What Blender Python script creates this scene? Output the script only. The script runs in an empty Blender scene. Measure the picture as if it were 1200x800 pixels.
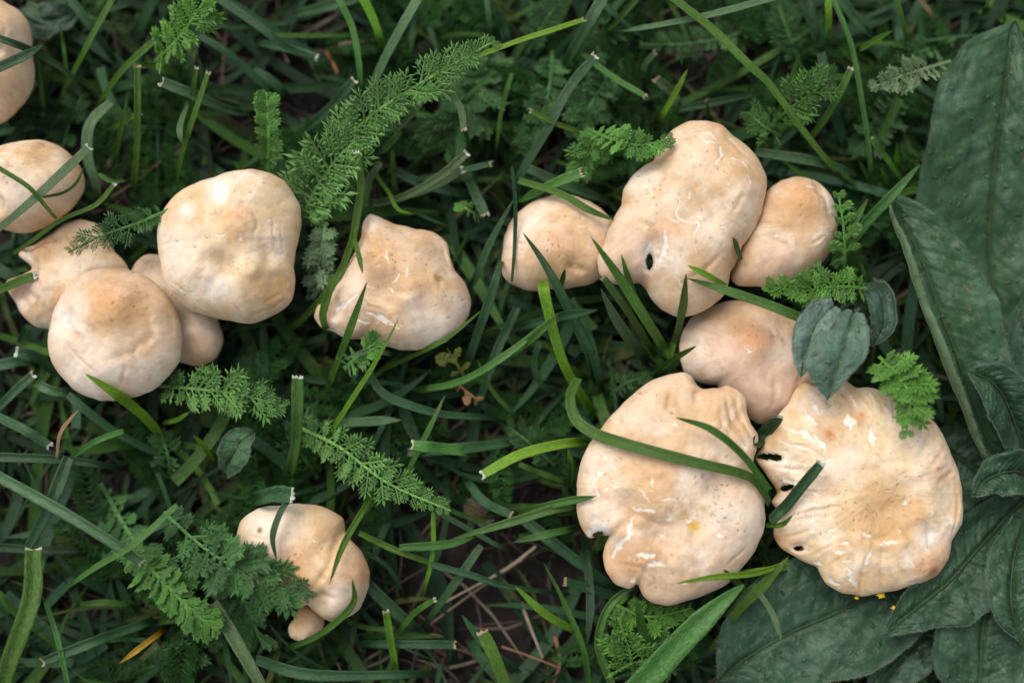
import bpy, math, random
import numpy as np
from mathutils import Vector, Matrix
random.seed(7); RNG = np.random.default_rng(7)
S = bpy.context.scene
COL = S.collection
MM = 0.001

# ---------------------------------------------------------------- camera
TILT = math.radians(5.0)
DIST = 0.417
FOCUS_Z = 0.034
CAMLOC = Vector((0, -DIST*math.sin(TILT), FOCUS_Z + DIST*math.cos(TILT)))
cd = bpy.data.cameras.new('camera'); cam = bpy.data.objects.new('camera', cd); COL.objects.link(cam)
cd.lens = 50; cd.sensor_width = 36; cd.clip_start = 0.01; cd.clip_end = 50
cam.location = CAMLOC; cam.rotation_euler = (TILT, 0, 0)
cd.dof.use_dof = True; cd.dof.focus_distance = DIST; cd.dof.aperture_fstop = 3.3
S.camera = cam

# ---------------------------------------------------------------- light: overcast sky, weak broad sun from upper left
w = bpy.data.worlds.new('World'); S.world = w; w.use_nodes = True
wn = w.node_tree; bg = wn.nodes['Background']
sky = wn.nodes.new('ShaderNodeTexSky'); sky.sky_type = 'NISHITA'; sky.sun_disc = False
SUN_EL, SUN_AZ = math.radians(58), math.radians(-35)     # azimuth from +Y towards +X
sky.sun_elevation = SUN_EL; sky.sun_rotation = SUN_AZ
sky.air_density = 1.0; sky.dust_density = 4.0; sky.ozone_density = 1.0
hs = wn.nodes.new('ShaderNodeHueSaturation'); hs.inputs['Saturation'].default_value = .35       # overcast: the blue is greyed by cloud
wn.links.new(sky.outputs[0], hs.inputs['Color']); wn.links.new(hs.outputs[0], bg.inputs[0]); bg.inputs[1].default_value = 0.115
sl = bpy.data.lights.new('sun', 'SUN'); so = bpy.data.objects.new('sun', sl); COL.objects.link(so)
sl.energy = 1.0; sl.angle = math.radians(35); sl.color = (1.0, 0.955, 0.89)
sd = Vector((math.sin(SUN_AZ)*math.cos(SUN_EL), math.cos(SUN_AZ)*math.cos(SUN_EL), math.sin(SUN_EL)))
so.rotation_euler = (-sd).to_track_quat('-Z', 'Y').to_euler()
S.view_settings.view_transform = 'Standard'; S.view_settings.look = 'None'
S.view_settings.gamma = 1; S.view_settings.exposure = 0.55
S.view_settings.use_curve_mapping = False

# ---------------------------------------------------------------- layout helper: photo position + height (mm) -> world
_ct, _st = math.cos(TILT), math.sin(TILT)
def P(px, py, z):
    dx = (px-600)/1200*0.72; dy = -(py-400)/1200*0.72; dz = -1.0
    d = (dx, dy*_ct - dz*_st, dy*_st + dz*_ct)
    t = (z*MM - CAMLOC.z)/d[2]
    return Vector((CAMLOC.x + d[0]*t, CAMLOC.y + d[1]*t, z*MM))
PX = 0.25*MM                                             # one photo pixel at the focus height

# ---------------------------------------------------------------- numpy noise
def _h(ix, iy, s):
    n = (ix.astype(np.int64)*374761393 + iy.astype(np.int64)*668265263 + s*974634777) & 0xffffffff
    n = ((n ^ (n >> 13))*1274126177) & 0xffffffff
    return ((n ^ (n >> 16)) & 0xffff)/65535.0
def vn(x, y, s=0):
    x = np.asarray(x, float); y = np.asarray(y, float)
    ix = np.floor(x); iy = np.floor(y); fx = x-ix; fy = y-iy
    fx = fx*fx*(3-2*fx); fy = fy*fy*(3-2*fy)
    a = _h(ix, iy, s); b = _h(ix+1, iy, s); c = _h(ix, iy+1, s); d = _h(ix+1, iy+1, s)
    return (a*(1-fx)+b*fx)*(1-fy) + (c*(1-fx)+d*fx)*fy
def fbm(x, y, s=0, o=4):
    v = 0; a = .5; t = 0
    for k in range(o):
        v = v + a*vn(x*2**k, y*2**k, s+k*17); t += a; a *= .5
    return v/t                                            # 0..1

# ---------------------------------------------------------------- mesh / object helpers
def mesh_np(name, V, F, mat=None, col=None, uv=None, smooth=True):
    me = bpy.data.meshes.new(name)
    V = np.asarray(V, np.float32); F = np.asarray(F, np.int32)
    k = F.shape[1]
    me.vertices.add(len(V)); me.vertices.foreach_set('co', V.ravel())
    me.loops.add(F.size); me.loops.foreach_set('vertex_index', F.ravel())
    me.polygons.add(len(F)); me.polygons.foreach_set('loop_start', np.arange(0, F.size, k, dtype=np.int32))
    me.polygons.foreach_set('loop_total', np.full(len(F), k, np.int32))
    me.update(calc_edges=True)
    if smooth: me.polygons.foreach_set('use_smooth', np.ones(len(F), bool))
    if col is not None:
        c = np.ones((len(V), 4), np.float32); c[:, :3] = col
        at = me.color_attributes.new('col', 'FLOAT_COLOR', 'POINT'); at.data.foreach_set('color', c.ravel())
    if uv is not None:
        ul = me.uv_layers.new(name='UVMap')
        ul.data.foreach_set('uv', np.asarray(uv, np.float32)[F.ravel()].ravel())
    if mat: me.materials.append(mat)
    me.validate()
    return me
def link(name, me, parent=None, loc=None):
    o = bpy.data.objects.new(name, me); COL.objects.link(o)
    if parent is not None: o.parent = parent
    if loc is not None: o.location = loc
    return o
def tag(o, label=None, cat=None, group=None, kind=None):
    if label: o['label'] = label
    if cat: o['category'] = cat
    if group: o['group'] = group
    if kind: o['kind'] = kind
    return o
def empty(name, loc, **k):
    o = bpy.data.objects.new(name, None); COL.objects.link(o); o.location = loc
    o.empty_display_size = .005
    return tag(o, **k)
def grid_faces(nu, nv, closed=False):
    a = np.arange(nu-1)[:, None]*nv; n = nv if closed else nv-1
    j = np.arange(n)[None, :]; j2 = (j+1) % nv
    return np.stack([a+j, a+j2, a+nv+j2, a+nv+j], -1).reshape(-1, 4)

# ---------------------------------------------------------------- materials
def new_mat(name):
    m = bpy.data.materials.new(name); m.use_nodes = True
    nt = m.node_tree; b = nt.nodes['Principled BSDF']
    return m, nt, b
def N(nt, t, **k):
    n = nt.nodes.new(t)
    for a, v in k.items(): setattr(n, a, v)
    return n
def noise(nt, scale, detail=4, vec=None, rough=.55):
    n = N(nt, 'ShaderNodeTexNoise'); n.inputs['Scale'].default_value = scale
    n.inputs['Detail'].default_value = detail; n.inputs['Roughness'].default_value = rough
    if vec: nt.links.new(vec, n.inputs['Vector'])
    return n
def ramp(nt, src, stops):
    r = N(nt, 'ShaderNodeValToRGB'); e = r.color_ramp.elements
    while len(e) > 1: e.remove(e[0])
    e[0].position = stops[0][0]; e[0].color = stops[0][1]
    for p, c in stops[1:]:
        x = e.new(p); x.color = c
    nt.links.new(src, r.inputs[0]); return r
def g(v): return (v, v, v, 1)
def mixc(nt, a, b, f=None, fac=.5, mode='MULTIPLY'):
    m = N(nt, 'ShaderNodeMix', data_type='RGBA', blend_type=mode)
    m.inputs[0].default_value = fac
    for s, i in ((a, 6), (b, 7)):
        if hasattr(s, 'links'): nt.links.new(s, m.inputs[i])
        else: m.inputs[i].default_value = s
    if f is not None: nt.links.new(f, m.inputs[0])
    return m.outputs[2]
def bump(nt, b, h, dist, strength=.5, nrm=None):
    n = N(nt, 'ShaderNodeBump'); n.inputs['Distance'].default_value = dist; n.inputs['Strength'].default_value = strength
    nt.links.new(h, n.inputs['Height'])
    if nrm: nt.links.new(nrm, n.inputs['Normal'])
    nt.links.new(n.outputs[0], b.inputs['Normal']); return n.outputs[0]

def mat_cap():
    m, nt, b = new_mat('mushroom_cap')
    at = N(nt, 'ShaderNodeAttribute', attribute_name='col'); tc = N(nt, 'ShaderNodeTexCoord')
    n1 = noise(nt, 350, 6, tc.outputs['Object'], .65); n2 = noise(nt, 1800, 3, tc.outputs['Object'])
    r1 = ramp(nt, n1.outputs[0], [(.3, g(.86)), (.7, g(1.06))])
    c = mixc(nt, at.outputs[0], r1.outputs[0], fac=1)
    sp = ramp(nt, n2.outputs[0], [(.22, (.72, .6, .5, 1)), (.34, g(1))])
    c = mixc(nt, c, sp.outputs[0], fac=.6)
    nt.links.new(c, b.inputs['Base Color'])
    b.inputs['Roughness'].default_value = .7; b.inputs['Specular IOR Level'].default_value = .2
    b.inputs['Subsurface Weight'].default_value = .28
    b.inputs['Subsurface Radius'].default_value = (1.0, .55, .3); b.inputs['Subsurface Scale'].default_value = .003
    n3 = noise(nt, 900, 5, tc.outputs['Object'], .6)
    k = bump(nt, b, n1.outputs[0], .0005, .45)
    bump(nt, b, n3.outputs[0], .00015, .3, k)
    return m
def mat_attr(name, rough=.8, sc=300, bd=.0005):
    m, nt, b = new_mat(name)
    at = N(nt, 'ShaderNodeAttribute', attribute_name='col'); tc = N(nt, 'ShaderNodeTexCoord')
    n1 = noise(nt, sc, 5, tc.outputs['Object'], .65)
    r1 = ramp(nt, n1.outputs[0], [(.25, g(.6)), (.75, g(1.25))])
    nt.links.new(mixc(nt, at.outputs[0], r1.outputs[0], fac=1), b.inputs['Base Color'])
    b.inputs['Roughness'].default_value = rough
    bump(nt, b, n1.outputs[0], bd, .7); return m
def mat_grass(name, use_attr=False, rough=.42, trans=.16):
    """grass: colour from the object (or its attribute), long pale veins from the UVs, faint blotches"""
    m, nt, b = new_mat(name)
    if use_attr: src = N(nt, 'ShaderNodeAttribute', attribute_name='col').outputs[0]
    else: src = N(nt, 'ShaderNodeObjectInfo').outputs['Color']
    uv = N(nt, 'ShaderNodeTexCoord'); mp = N(nt, 'ShaderNodeMapping')
    nt.links.new(uv.outputs['UV'], mp.inputs[0]); mp.inputs['Scale'].default_value = (11, 55, 1)
    n1 = noise(nt, 1, 2, mp.outputs[0]); r1 = ramp(nt, n1.outputs[0], [(.3, g(.74)), (.52, g(1)), (.72, g(1.4))])
    c = mixc(nt, src, r1.outputs[0], fac=1)
    n2 = noise(nt, 160, 4, uv.outputs['Object'], .7)
    r2 = ramp(nt, n2.outputs[0], [(.3, (.8, .86, .8, 1)), (.7, (1.2, 1.12, 1.1, 1))])
    c = mixc(nt, c, r2.outputs[0], fac=1)
    n4 = noise(nt, 1500, 2, uv.outputs['Object'], .5)                       # pale dust specks
    f4 = ramp(nt, n4.outputs[0], [(.70, g(0)), (.76, g(.35))])
    c = mixc(nt, c, (.25, .32, .24, 1), f4.outputs[0], mode='MIX')
    n6 = noise(nt, 45, 5, uv.outputs['Object'], .75)                         # yellowed and bruised stretches
    f6 = ramp(nt, n6.outputs[0], [(.60, g(0)), (.72, g(.6))])
    c = mixc(nt, c, (.16, .14, .035, 1), f6.outputs[0], mode='MIX')
    nt.links.new(c, b.inputs['Base Color'])
    b.inputs['Roughness'].default_value = rough; b.inputs['Specular IOR Level'].default_value = (.22 if use_attr else .4)
    bump(nt, b, n1.outputs[0], .0005, .9)
    tr = N(nt, 'ShaderNodeBsdfTranslucent'); ms = N(nt, 'ShaderNodeMixShader'); ms.inputs[0].default_value = trans
    nt.links.new(mixc(nt, c, (1.3, 1.6, .5, 1), fac=1), tr.inputs[0])
    nt.links.new(b.outputs[0], ms.inputs[1]); nt.links.new(tr.outputs[0], ms.inputs[2])
    nt.links.new(ms.outputs[0], nt.nodes['Material Output'].inputs[0])
    return m
def mat_frond():
    m, nt, b = new_mat('feathery_leaf')
    src = N(nt, 'ShaderNodeObjectInfo'); tc = N(nt, 'ShaderNodeTexCoord')
    r0 = ramp(nt, src.outputs['Random'], [(0, g(.8)), (1, g(1.22))])
    c = mixc(nt, src.outputs['Color'], r0.outputs[0], fac=1)
    n1 = noise(nt, 9, 4, tc.outputs['Object'], .7); r1 = ramp(nt, n1.outputs[0], [(.3, g(.7)), (.7, g(1.35))])
    c = mixc(nt, c, r1.outputs[0], fac=1)
    nt.links.new(c, b.inputs['Base Color']); b.inputs['Roughness'].default_value = .6
    b.inputs['Sheen Weight'].default_value = .25; b.inputs['Sheen Roughness'].default_value = .4
    bump(nt, b, n1.outputs[0], .0003, .6)
    tr = N(nt, 'ShaderNodeBsdfTranslucent'); ms = N(nt, 'ShaderNodeMixShader'); ms.inputs[0].default_value = .2
    nt.links.new(c, tr.inputs[0]); nt.links.new(b.outputs[0], ms.inputs[1]); nt.links.new(tr.outputs[0], ms.inputs[2])
    nt.links.new(ms.outputs[0], nt.nodes['Material Output'].inputs[0]); return m
def mat_broad():
    m, nt, b = new_mat('hairy_broad_leaf')
    src = N(nt, 'ShaderNodeAttribute', attribute_name='col'); tc = N(nt, 'ShaderNodeTexCoord')
    n1 = noise(nt, 130, 6, tc.outputs['Object'], .7); r1 = ramp(nt, n1.outputs[0], [(.3, g(.7)), (.7, g(1.35))])
    c = mixc(nt, src.outputs[0], r1.outputs[0], fac=1)
    wv = noise(nt, 400, 2, tc.outputs['Object'])
    ad = N(nt, 'ShaderNodeVectorMath', operation='MULTIPLY_ADD'); nt.links.new(wv.outputs['Color'], ad.inputs[0])
    ad.inputs[1].default_value = (.0035, .0035, .0035); nt.links.new(tc.outputs['Object'], ad.inputs[2])
    vo = N(nt, 'ShaderNodeTexVoronoi'); vo.inputs['Scale'].default_value = 210; nt.links.new(ad.outputs[0], vo.inputs['Vector'])
    sp = ramp(nt, vo.outputs['Distance'], [(.05, g(1)), (.2, g(0))])
    rnd = ramp(nt, vo.outputs['Color'], [(.35, g(0)), (.8, g(.55))])
    f = mixc(nt, sp.outputs[0], rnd.outputs[0], fac=1)
    c = mixc(nt, c, (.13, .19, .12, 1), f, mode='MIX')
    nt.links.new(c, b.inputs['Base Color']); b.inputs['Roughness'].default_value = .45
    b.inputs['Specular IOR Level'].default_value = .3
    b.inputs['Sheen Weight'].default_value = .04; b.inputs['Sheen Roughness'].default_value = .35
    k = bump(nt, b, sp.outputs[0], .0008, .8)
    n3 = noise(nt, 700, 4, tc.outputs['Object'], .6)
    k = bump(nt, b, n3.outputs[0], .0005, .6, k)
    bump(nt, b, n1.outputs[0], .0012, .45, k)
    return m
def mat_soil():
    m, nt, b = new_mat('dark_soil')
    tc = N(nt, 'ShaderNodeTexCoord')
    n1 = noise(nt, 60, 8, tc.outputs['Object'], .7); n2 = noise(nt, 600, 5, tc.outputs['Object'], .7)
    r = ramp(nt, n1.outputs[0], [(.3, (.003, .0025, .002, 1)), (.5, (.008, .006, .0045, 1)), (.7, (.022, .014, .009, 1))])
    r2 = ramp(nt, n2.outputs[0], [(.3, g(.6)), (.7, g(1.4))])
    nt.links.new(mixc(nt, r.outputs[0], r2.outputs[0], fac=1), b.inputs['Base Color'])
    b.inputs['Roughness'].default_value = .85; bump(nt, b, n2.outputs[0], .001, 1); return m
M_CAP = mat_cap(); M_FLESH = mat_attr('mushroom_flesh', .7); M_BLADE = mat_grass('grass_leaf'); M_SWARD = mat_grass('grass_sward', True)
M_TIP = mat_attr('cut_grass_end', .7); M_FROND = mat_frond(); M_BROAD = mat_broad(); M_SOIL = mat_soil()
M_DRY = mat_attr('dry_plant_matter', .75, 500); M_CLOD = mat_attr('soil_crumb', .9, 500, .001)
M_PETAL = mat_attr('yellow_petal', .5)

# ---------------------------------------------------------------- ground
def axis(R, r, n, m):
    a = np.linspace(-r, r, n); e = np.geomspace(r, R, m)[1:]
    return np.concatenate([-e[::-1], a, e])
ax = axis(4, .3, 240, 14); ay = axis(4, .25, 200, 14)
X, Y = np.meshgrid(ax, ay, indexing='ij')
Z = ((fbm(X*30, Y*30, 3, 5)-.5)*9 + (fbm(X*300, Y*300, 9, 3)-.5)*2.2 - 8)*MM
tag(link('soil_ground', mesh_np('soil_ground', np.stack([X, Y, Z], -1).reshape(-1, 3), grid_faces(len(ax), len(ay))[:, ::-1], M_SOIL)), kind='structure')
# ---------------------------------------------------------------- mushrooms
T1 = (0, 0, 3.007); T3 = (600, 0, 3.007); T5 = (0, 200, 2.667); T6 = (300, 200, 2.667); T7 = (600, 200, 2.667); T8 = (900, 200, 2.667)
T12 = (660, 420, 2.665); T13 = (870, 420, 2.667); T10 = (260, 420, 2.105); T15 = (150, 160, 3.078); F = (0, 0, 1)
def tp(t, pts): return [(t[0]+p[0]/t[2], t[1]+p[1]/t[2])+tuple(p[2:]) for p in pts]
CAPS = []
class Cap: pass
def seg_dist(X, Y, pts):
    d = np.full(X.shape, 1e9); tt = np.zeros(X.shape); n = len(pts)-1
    for i in range(max(n, 1)):
        a = pts[i]; b = pts[min(i+1, len(pts)-1)]
        vx, vy = b[0]-a[0], b[1]-a[1]; L = vx*vx+vy*vy+1e-9
        t = np.clip(((X-a[0])*vx+(Y-a[1])*vy)/L, 0, 1)
        e = np.hypot(X-a[0]-t*vx, Y-a[1]-t*vy); k = e < d
        d = np.where(k, e, d); tt = np.where(k, (i+t)/max(n, 1), tt)
    return d, tt
CREAM = np.array((.76, .58, .405)); PALE = np.array((.83, .70, .56)); TAN = np.array((.61, .37, .17))
BROWN = np.array((.20, .105, .05)); WHITE = np.array((.86, .83, .77)); PINK = np.array((.72, .49, .36)); GREY = np.array((.36, .29, .22))
# creases and folds of the skin: depth mm, half width px, line (per cap, keyed by its seed)
CREASE = {
 12: [(.8, 3, [(20, 690), (60, 740), (30, 800)]), (.5, 2.5, [(180, 600), (230, 640), (250, 700)])],
 13: [(.9, 3, [(140, 230), (130, 310), (180, 420)]), (.9, 3, [(100, 380), (140, 420), (150, 470)]), (.6, 2, [(200, 180), (240, 230)]), (.6, 2.5, [(60, 360), (110, 350)])],
 15: [(.9, 4, [(262, 380), (330, 335), (430, 352), (500, 420)]), (.9, 4, [(248, 420), (240, 500), (300, 545)]), (.8, 4, [(480, 440), (500, 520), (450, 580), (370, 610)]), (.5, 3, [(300, 400), (360, 380), (420, 400)]), (.4, 2, [(250, 560), (330, 640)]), (.4, 2, [(430, 620), (400, 680)])],
 16: [(1.0, 4.5, [(400, 240), (385, 300), (350, 340)]), (1.1, 5, [(370, 430), (380, 490), (325, 570)]), (.8, 4, [(510, 400), (525, 480), (490, 570)]), (.5, 2, [(475, 300), (500, 340), (480, 400)]), (.5, 2, [(360, 350), (380, 320), (430, 305), (465, 330)]),
      (.35, 1.4, [(150, 560), (230, 608)]), (.35, 1.3, [(165, 575), (250, 628)]), (.35, 1.4, [(160, 530), (250, 590)]), (.3, 1.2, [(230, 622), (330, 655)]), (.35, 1.5, [(515, 645), (590, 590)]), (.35, 1.5, [(500, 620), (570, 580)]), (.35, 1.3, [(460, 660), (540, 625)]), (.3, 1.2, [(545, 300), (550, 420)]), (.3, 1.2, [(570, 320), (575, 430)]), (.5, 2, [(340, 150), (390, 200), (400, 250)])],
 17: [(1.0, 4, [(430, 165), (480, 215), (560, 238), (600, 285)]), (.8, 3, [(400, 340), (430, 392), (500, 402)]), (.5, 2, [(350, 130), (345, 210), (370, 260)]), (.6, 2.5, [(600, 300), (570, 340), (590, 390)]), (.9, 3, [(255, 350), (235, 430), (235, 500)]), (.4, 1.6, [(330, 400), (360, 440), (420, 455)])],
 18: [(.9, 3, [(160, 310), (235, 328)]), (.6, 2.5, [(60, 195), (115, 145)]), (.5, 2, [(0, 230), (60, 250)]), (.4, 2, [(210, 140), (270, 160)])],
 20: [(.9, 3, [(25, 160), (50, 95), (110, 62), (165, 95), (190, 180)]), (.5, 2.5, [(-20, 220), (30, 250), (80, 320)]), (.5, 2, [(110, 250), (160, 220)])],
 21: [(.7, 3, [(848, 392), (868, 380), (897, 388), (905, 412)]), (.8, 3, [(940, 430), (925, 470)]), (.5, 2.2, [(815, 385), (842, 398)]), (.7, 3, [(905, 440), (900, 485)]), (.5, 2, [(925, 380), (945, 400)])],
 19: [(.9, 3, [(765, 190), (774, 214), (760, 240)]), (.8, 3, [(765, 300), (758, 276), (735, 262)]), (.7, 3, [(846, 158), (866, 182), (893, 200)]), (.4, 2, [(800, 160), (835, 152)]), (.6, 3, [(790, 340), (820, 325), (845, 300)]), (.5, 2, [(710, 300), (740, 280)]), (.5, 2.5, [(870, 230), (850, 260)])],
 22: [(.8, 2.6, [(535, 105), (550, 190), (585, 250)]), (.8, 2.6, [(505, 110), (515, 190), (560, 262)]), (.6, 2.4, [(478, 140), (490, 210), (540, 280)]), (.7, 2.4, [(432, 88), (438, 140)]), (.6, 2.4, [(335, 105), (310, 165)]), (.9, 4, [(208, 440), (225, 385), (300, 372), (355, 395)]), (.9, 3.5, [(205, 470), (250, 500), (330, 520)]), (.8, 3, [(345, 440), (380, 490), (400, 560)]), (.8, 3, [(140, 540), (190, 500), (200, 440)]), (.5, 2, [(160, 640), (230, 640), (270, 680)]), (.4, 1.6, [(500, 640), (560, 580)]), (.4, 1.6, [(235, 720), (280, 690)]), (.5, 2, [(90, 280), (150, 300)]), (.6, 2, [(560, 130), (578, 200)])],
 23: [(.7, 3, [(590, 200), (530, 300)]), (.7, 2.6, [(632, 260), (560, 340)]), (.6, 2.6, [(655, 330), (580, 400)]), (.5, 2, [(655, 380), (662, 480), (640, 560)]), (.7, 2.6, [(565, 690), (480, 580)]), (.6, 2.2, [(505, 705), (450, 610)]), (.6, 2, [(425, 725), (400, 640)]), (.5, 2, [(355, 735), (345, 660)]), (.7, 2.2, [(290, 70), (340, 160)]), (.6, 2, [(360, 95), (400, 180)]), (.6, 2, [(415, 100), (430, 180)]), (.6, 2, [(470, 125), (452, 210)]), (.6, 2, [(520, 155), (480, 240)]),
      (.8, 2.2, [(70, 335), (160, 345), (230, 350)]), (.8, 2.2, [(100, 260), (190, 275), (250, 310)]), (.8, 2.2, [(120, 200), (200, 232), (280, 300)]), (.8, 2, [(180, 130), (230, 210), (290, 270)]), (.7, 2, [(120, 490), (200, 470), (280, 460)]), (.6, 2, [(120, 560), (200, 530)]), (.5, 2, [(190, 620), (260, 570)]), (.5, 2, [(235, 660), (300, 600)]), (.8, 4, [(320, 520), (380, 560), (470, 560), (520, 510)]), (.6, 3, [(560, 520), (560, 580), (600, 620)])],
 24: [(1.3, 3.5, [(308, 400), (288, 450), (272, 510), (215, 592)]), (.8, 3, [(215, 600), (255, 575), (300, 590)]), (.4, 2, [(60, 430), (120, 440)])],
 11: [(.6, 3, [(20, 60), (60, 130), (50, 220)]), (.6, 2.5, [(100, 230), (40, 260)])],
}
def make_cap(label, t, c, outline, zr, H, p=2.6, q=.75, bumps=(), cracks=(), holes=(), patches=(), specks=(), fine=1.0, seed=1, wrinkle=.6, stem=(0, 0), tint=CREAM, roll=1.0, rimw=.25, mini=0):
    C = Cap(); cx, cy = tp(t, [c])[0]; out = tp(t, outline)
    ang = np.array([math.atan2(-(y-cy), x-cx) for x, y in out]); rad = np.array([math.hypot(x-cx, y-cy) for x, y in out])
    o = np.argsort(ang); ang = ang[o]; rad = rad[o]
    A = np.concatenate([ang-2*math.pi, ang, ang+2*math.pi]); R = np.tile(rad, 3)
    nt = int(400*fine); nr = int(150*fine)
    th = np.linspace(-math.pi, math.pi, nt, endpoint=False)
    Rr = np.interp(th, A, R)
    def sm(v, k):
        for _ in range(k): v = (np.roll(v, 1)+2*v+np.roll(v, -1))/4
        return v
    Rf = sm(Rr, 3); Rs = sm(Rr, int(250*fine*fine))
    C.loc = P(cx, cy, zr); C.th = th; C.Rf = Rf; C.zr = zr; C.H = H; C.p = p; C.q = q; C.cx = cx; C.cy = cy; C.label = label
    ph = np.linspace(0, math.pi/2, nr); r = np.sin(ph)
    r[0] = 1e-4
    RR, TH = np.meshgrid(r, th, indexing='ij')
    w_ = RR**5
    rho = RR*(Rs[None]*(1-w_) + Rf[None]*w_)
    wob = 1 + .012*(vn(TH*9+50, RR*0, seed)-.5)*RR**4
    rho = rho*wob
    X = cx + rho*np.cos(TH); Y = cy - rho*np.sin(TH)              # photo-pixel plan of the cap, y down
    Xw = X + 5*(fbm(X/14, Y/14, seed+5, 3)-.5); Yw = Y + 5*(fbm(X/14, Y/14, seed+6, 3)-.5)
    Xc = Xw + 5*(fbm(X/4.5, Y/4.5, seed+15, 3)-.5); Yc = Yw + 5*(fbm(X/4.5, Y/4.5, seed+16, 3)-.5)
    prof = np.clip(1-RR**p, 0, 1)**q
    h = H*prof
    damp = np.clip((1-RR)/.18, 0, 1)**.7
    h += damp*(fbm(X/48, Y/48, seed, 3)-.5)*H*.27*wrinkle
    h += damp*(fbm(X/15, Y/15, seed+30, 4)-.5)*.75*wrinkle
    # radial fibres and shallow folds towards the rim
    h += (RR**2)*damp*(fbm(TH*7+20, RR*1.4, seed+60, 3)-.5)*1.5*wrinkle
    h += (fbm(TH*30+20, RR*3, seed+61, 2)-.5)*.16*wrinkle*RR
    h += (fbm(X/5, Y/5, seed+62, 3)-.5)*.12
    # rim waves
    rz = (vn(TH*1.5+9, TH*0, seed+4)-.5)*2.5*RR**3*rimw/.25
    h += np.where(RR > 0, rz - (vn(th[:1]*1.5+9, th[:1]*0, seed+4)-.5)*0, 0)
    for bx, by, br, ba in tp(t, bumps):
        br = br/t[2]
        h += np.exp(-(((Xw-bx)**2+(Yw-by)**2)/br**2)**1.4)*ba*1.15*np.clip((1-RR)/.08, 0, 1)
    # colour: every cap has its own cast
    rt = np.random.default_rng(seed+5); tint = np.clip(np.array(tint)*(1+rt.uniform(-.05, .05))*(1+rt.uniform(-.05, .05, 3)*np.array((.4, .8, 1.4))), 0, .84)
    col = np.zeros(X.shape+(3,)) + tint
    def mx(col, c2, f): return col*(1-f[..., None]) + c2*f[..., None]
    col = mx(col, PALE, np.clip((fbm(X/30, Y/30, seed+8, 4)-.42)*2.8, 0, .75))
    col = mx(col, TAN, np.clip((fbm(X/26, Y/26, seed+9, 5)-.46)*2.8, 0, .55))
    col = mx(col, GREY, np.clip((fbm(X/7, Y/7, seed+19, 4)-.62)*2.2, 0, .22))
    col = mx(col, TAN, np.clip(RR-.86, 0, .14)*3.2*np.clip(fbm(TH*3, RR*2, seed+3, 2)*1.6-.2, 0, 1))
    for px_, py_, pr, kind, am in tp(t, patches):
        pr = pr/t[2]
        d = np.hypot(Xw-px_, Yw-py_)/pr
        f = am*1.4*np.clip(1.25-d, 0, 1)**1.2*(.55+.9*fbm(X/9, Y/9, seed+12, 4))
        col = mx(col, {'t': TAN, 'w': WHITE, 'b': BROWN, 'p': PALE, 'k': PINK, 'g': GREY, 'y': np.array((.62, .42, .05)), 'o': np.array((.60, .25, .09))}[kind], np.clip(f, 0, .95))
    for sx, sy, sr, n in tp(t, specks):
        sr = sr/t[2]
        rs = np.random.default_rng(seed*13+int(sx))
        for _ in range(n):
            x0, y0 = rs.normal(sx, sr*.6), rs.normal(sy, sr*.6); e = rs.uniform(.5, 1.3); a_ = rs.uniform(0, 3.14); s_ = rs.uniform(1, 2.6)
            u = (X-x0)*math.cos(a_)+(Y-y0)*math.sin(a_); v = -(X-x0)*math.sin(a_)+(Y-y0)*math.cos(a_)
            f = np.exp(-((u/(e*s_))**2+(v/e)**2)**1.5)
            col = mx(col, BROWN, f*rs.uniform(.2, .65)); h -= .12*f
    crk = list(cracks); rs = np.random.default_rng(seed+900)
    for _ in range(mini):
        a_ = rs.uniform(-3.14, 3.14); rr_ = rs.uniform(.1, .85)*np.mean(rad); x0 = cx+rr_*math.cos(a_); y0 = cy-rr_*math.sin(a_)
        b_ = rs.uniform(0, 3.14); L = rs.uniform(3, 8)
        q0 = [((x0-t[0])*t[2], (y0-t[1])*t[2]), ((x0+L*math.cos(b_)-t[0])*t[2], (y0+L*math.sin(b_)-t[1])*t[2])]
        crk.append((rs.uniform(1, 2.2), q0))
    for cr in CREASE.get(seed, ()):
        d, tt = seg_dist(Xw+2*(fbm(X/9, Y/9, seed+41, 2)-.5), Yw, tp(t, cr[2])); fa = np.sin(np.clip(tt, .04, .96)*math.pi)**.6*np.clip((1-RR)/.03, 0, 1)
        h -= .55*cr[0]*np.exp(-(d/cr[1])**2)*fa; h += cr[0]*.2*np.exp(-((d-2.2*cr[1])/cr[1])**2)*fa
        col = mx(col, TAN, .3*np.exp(-(d/cr[1]*.8)**2)*fa)
    for cr in crk:
        wd = cr[0]; pts = tp(t, cr[1])
        wd = wd/3.4 if len(cr) < 3 else cr[2]
        d, tt = seg_dist(Xc, Yc, pts)
        ww = wd*(.3+.7*np.sin(np.clip(tt, .03, .97)*math.pi))*(.1+1.7*fbm(X/4, Y/4, seed+20, 3))
        dj = d + 1.6*(fbm(X/2.6, Y/2.6, seed+21, 2)-.5)*min(1.5, wd*.6); f = 1/(1+np.exp((dj-ww)*2.6))
        h -= f*min(.35, .12+wd*.05)
        lip = np.exp(-((d-ww-1.2)/1.1)**2); h += lip*.05
        col = mx(col, TAN, lip*.22)
        col = mx(col, WHITE*np.array((1, .98, .95)), f*.9)
    hm = np.zeros(X.shape, bool)
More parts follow.
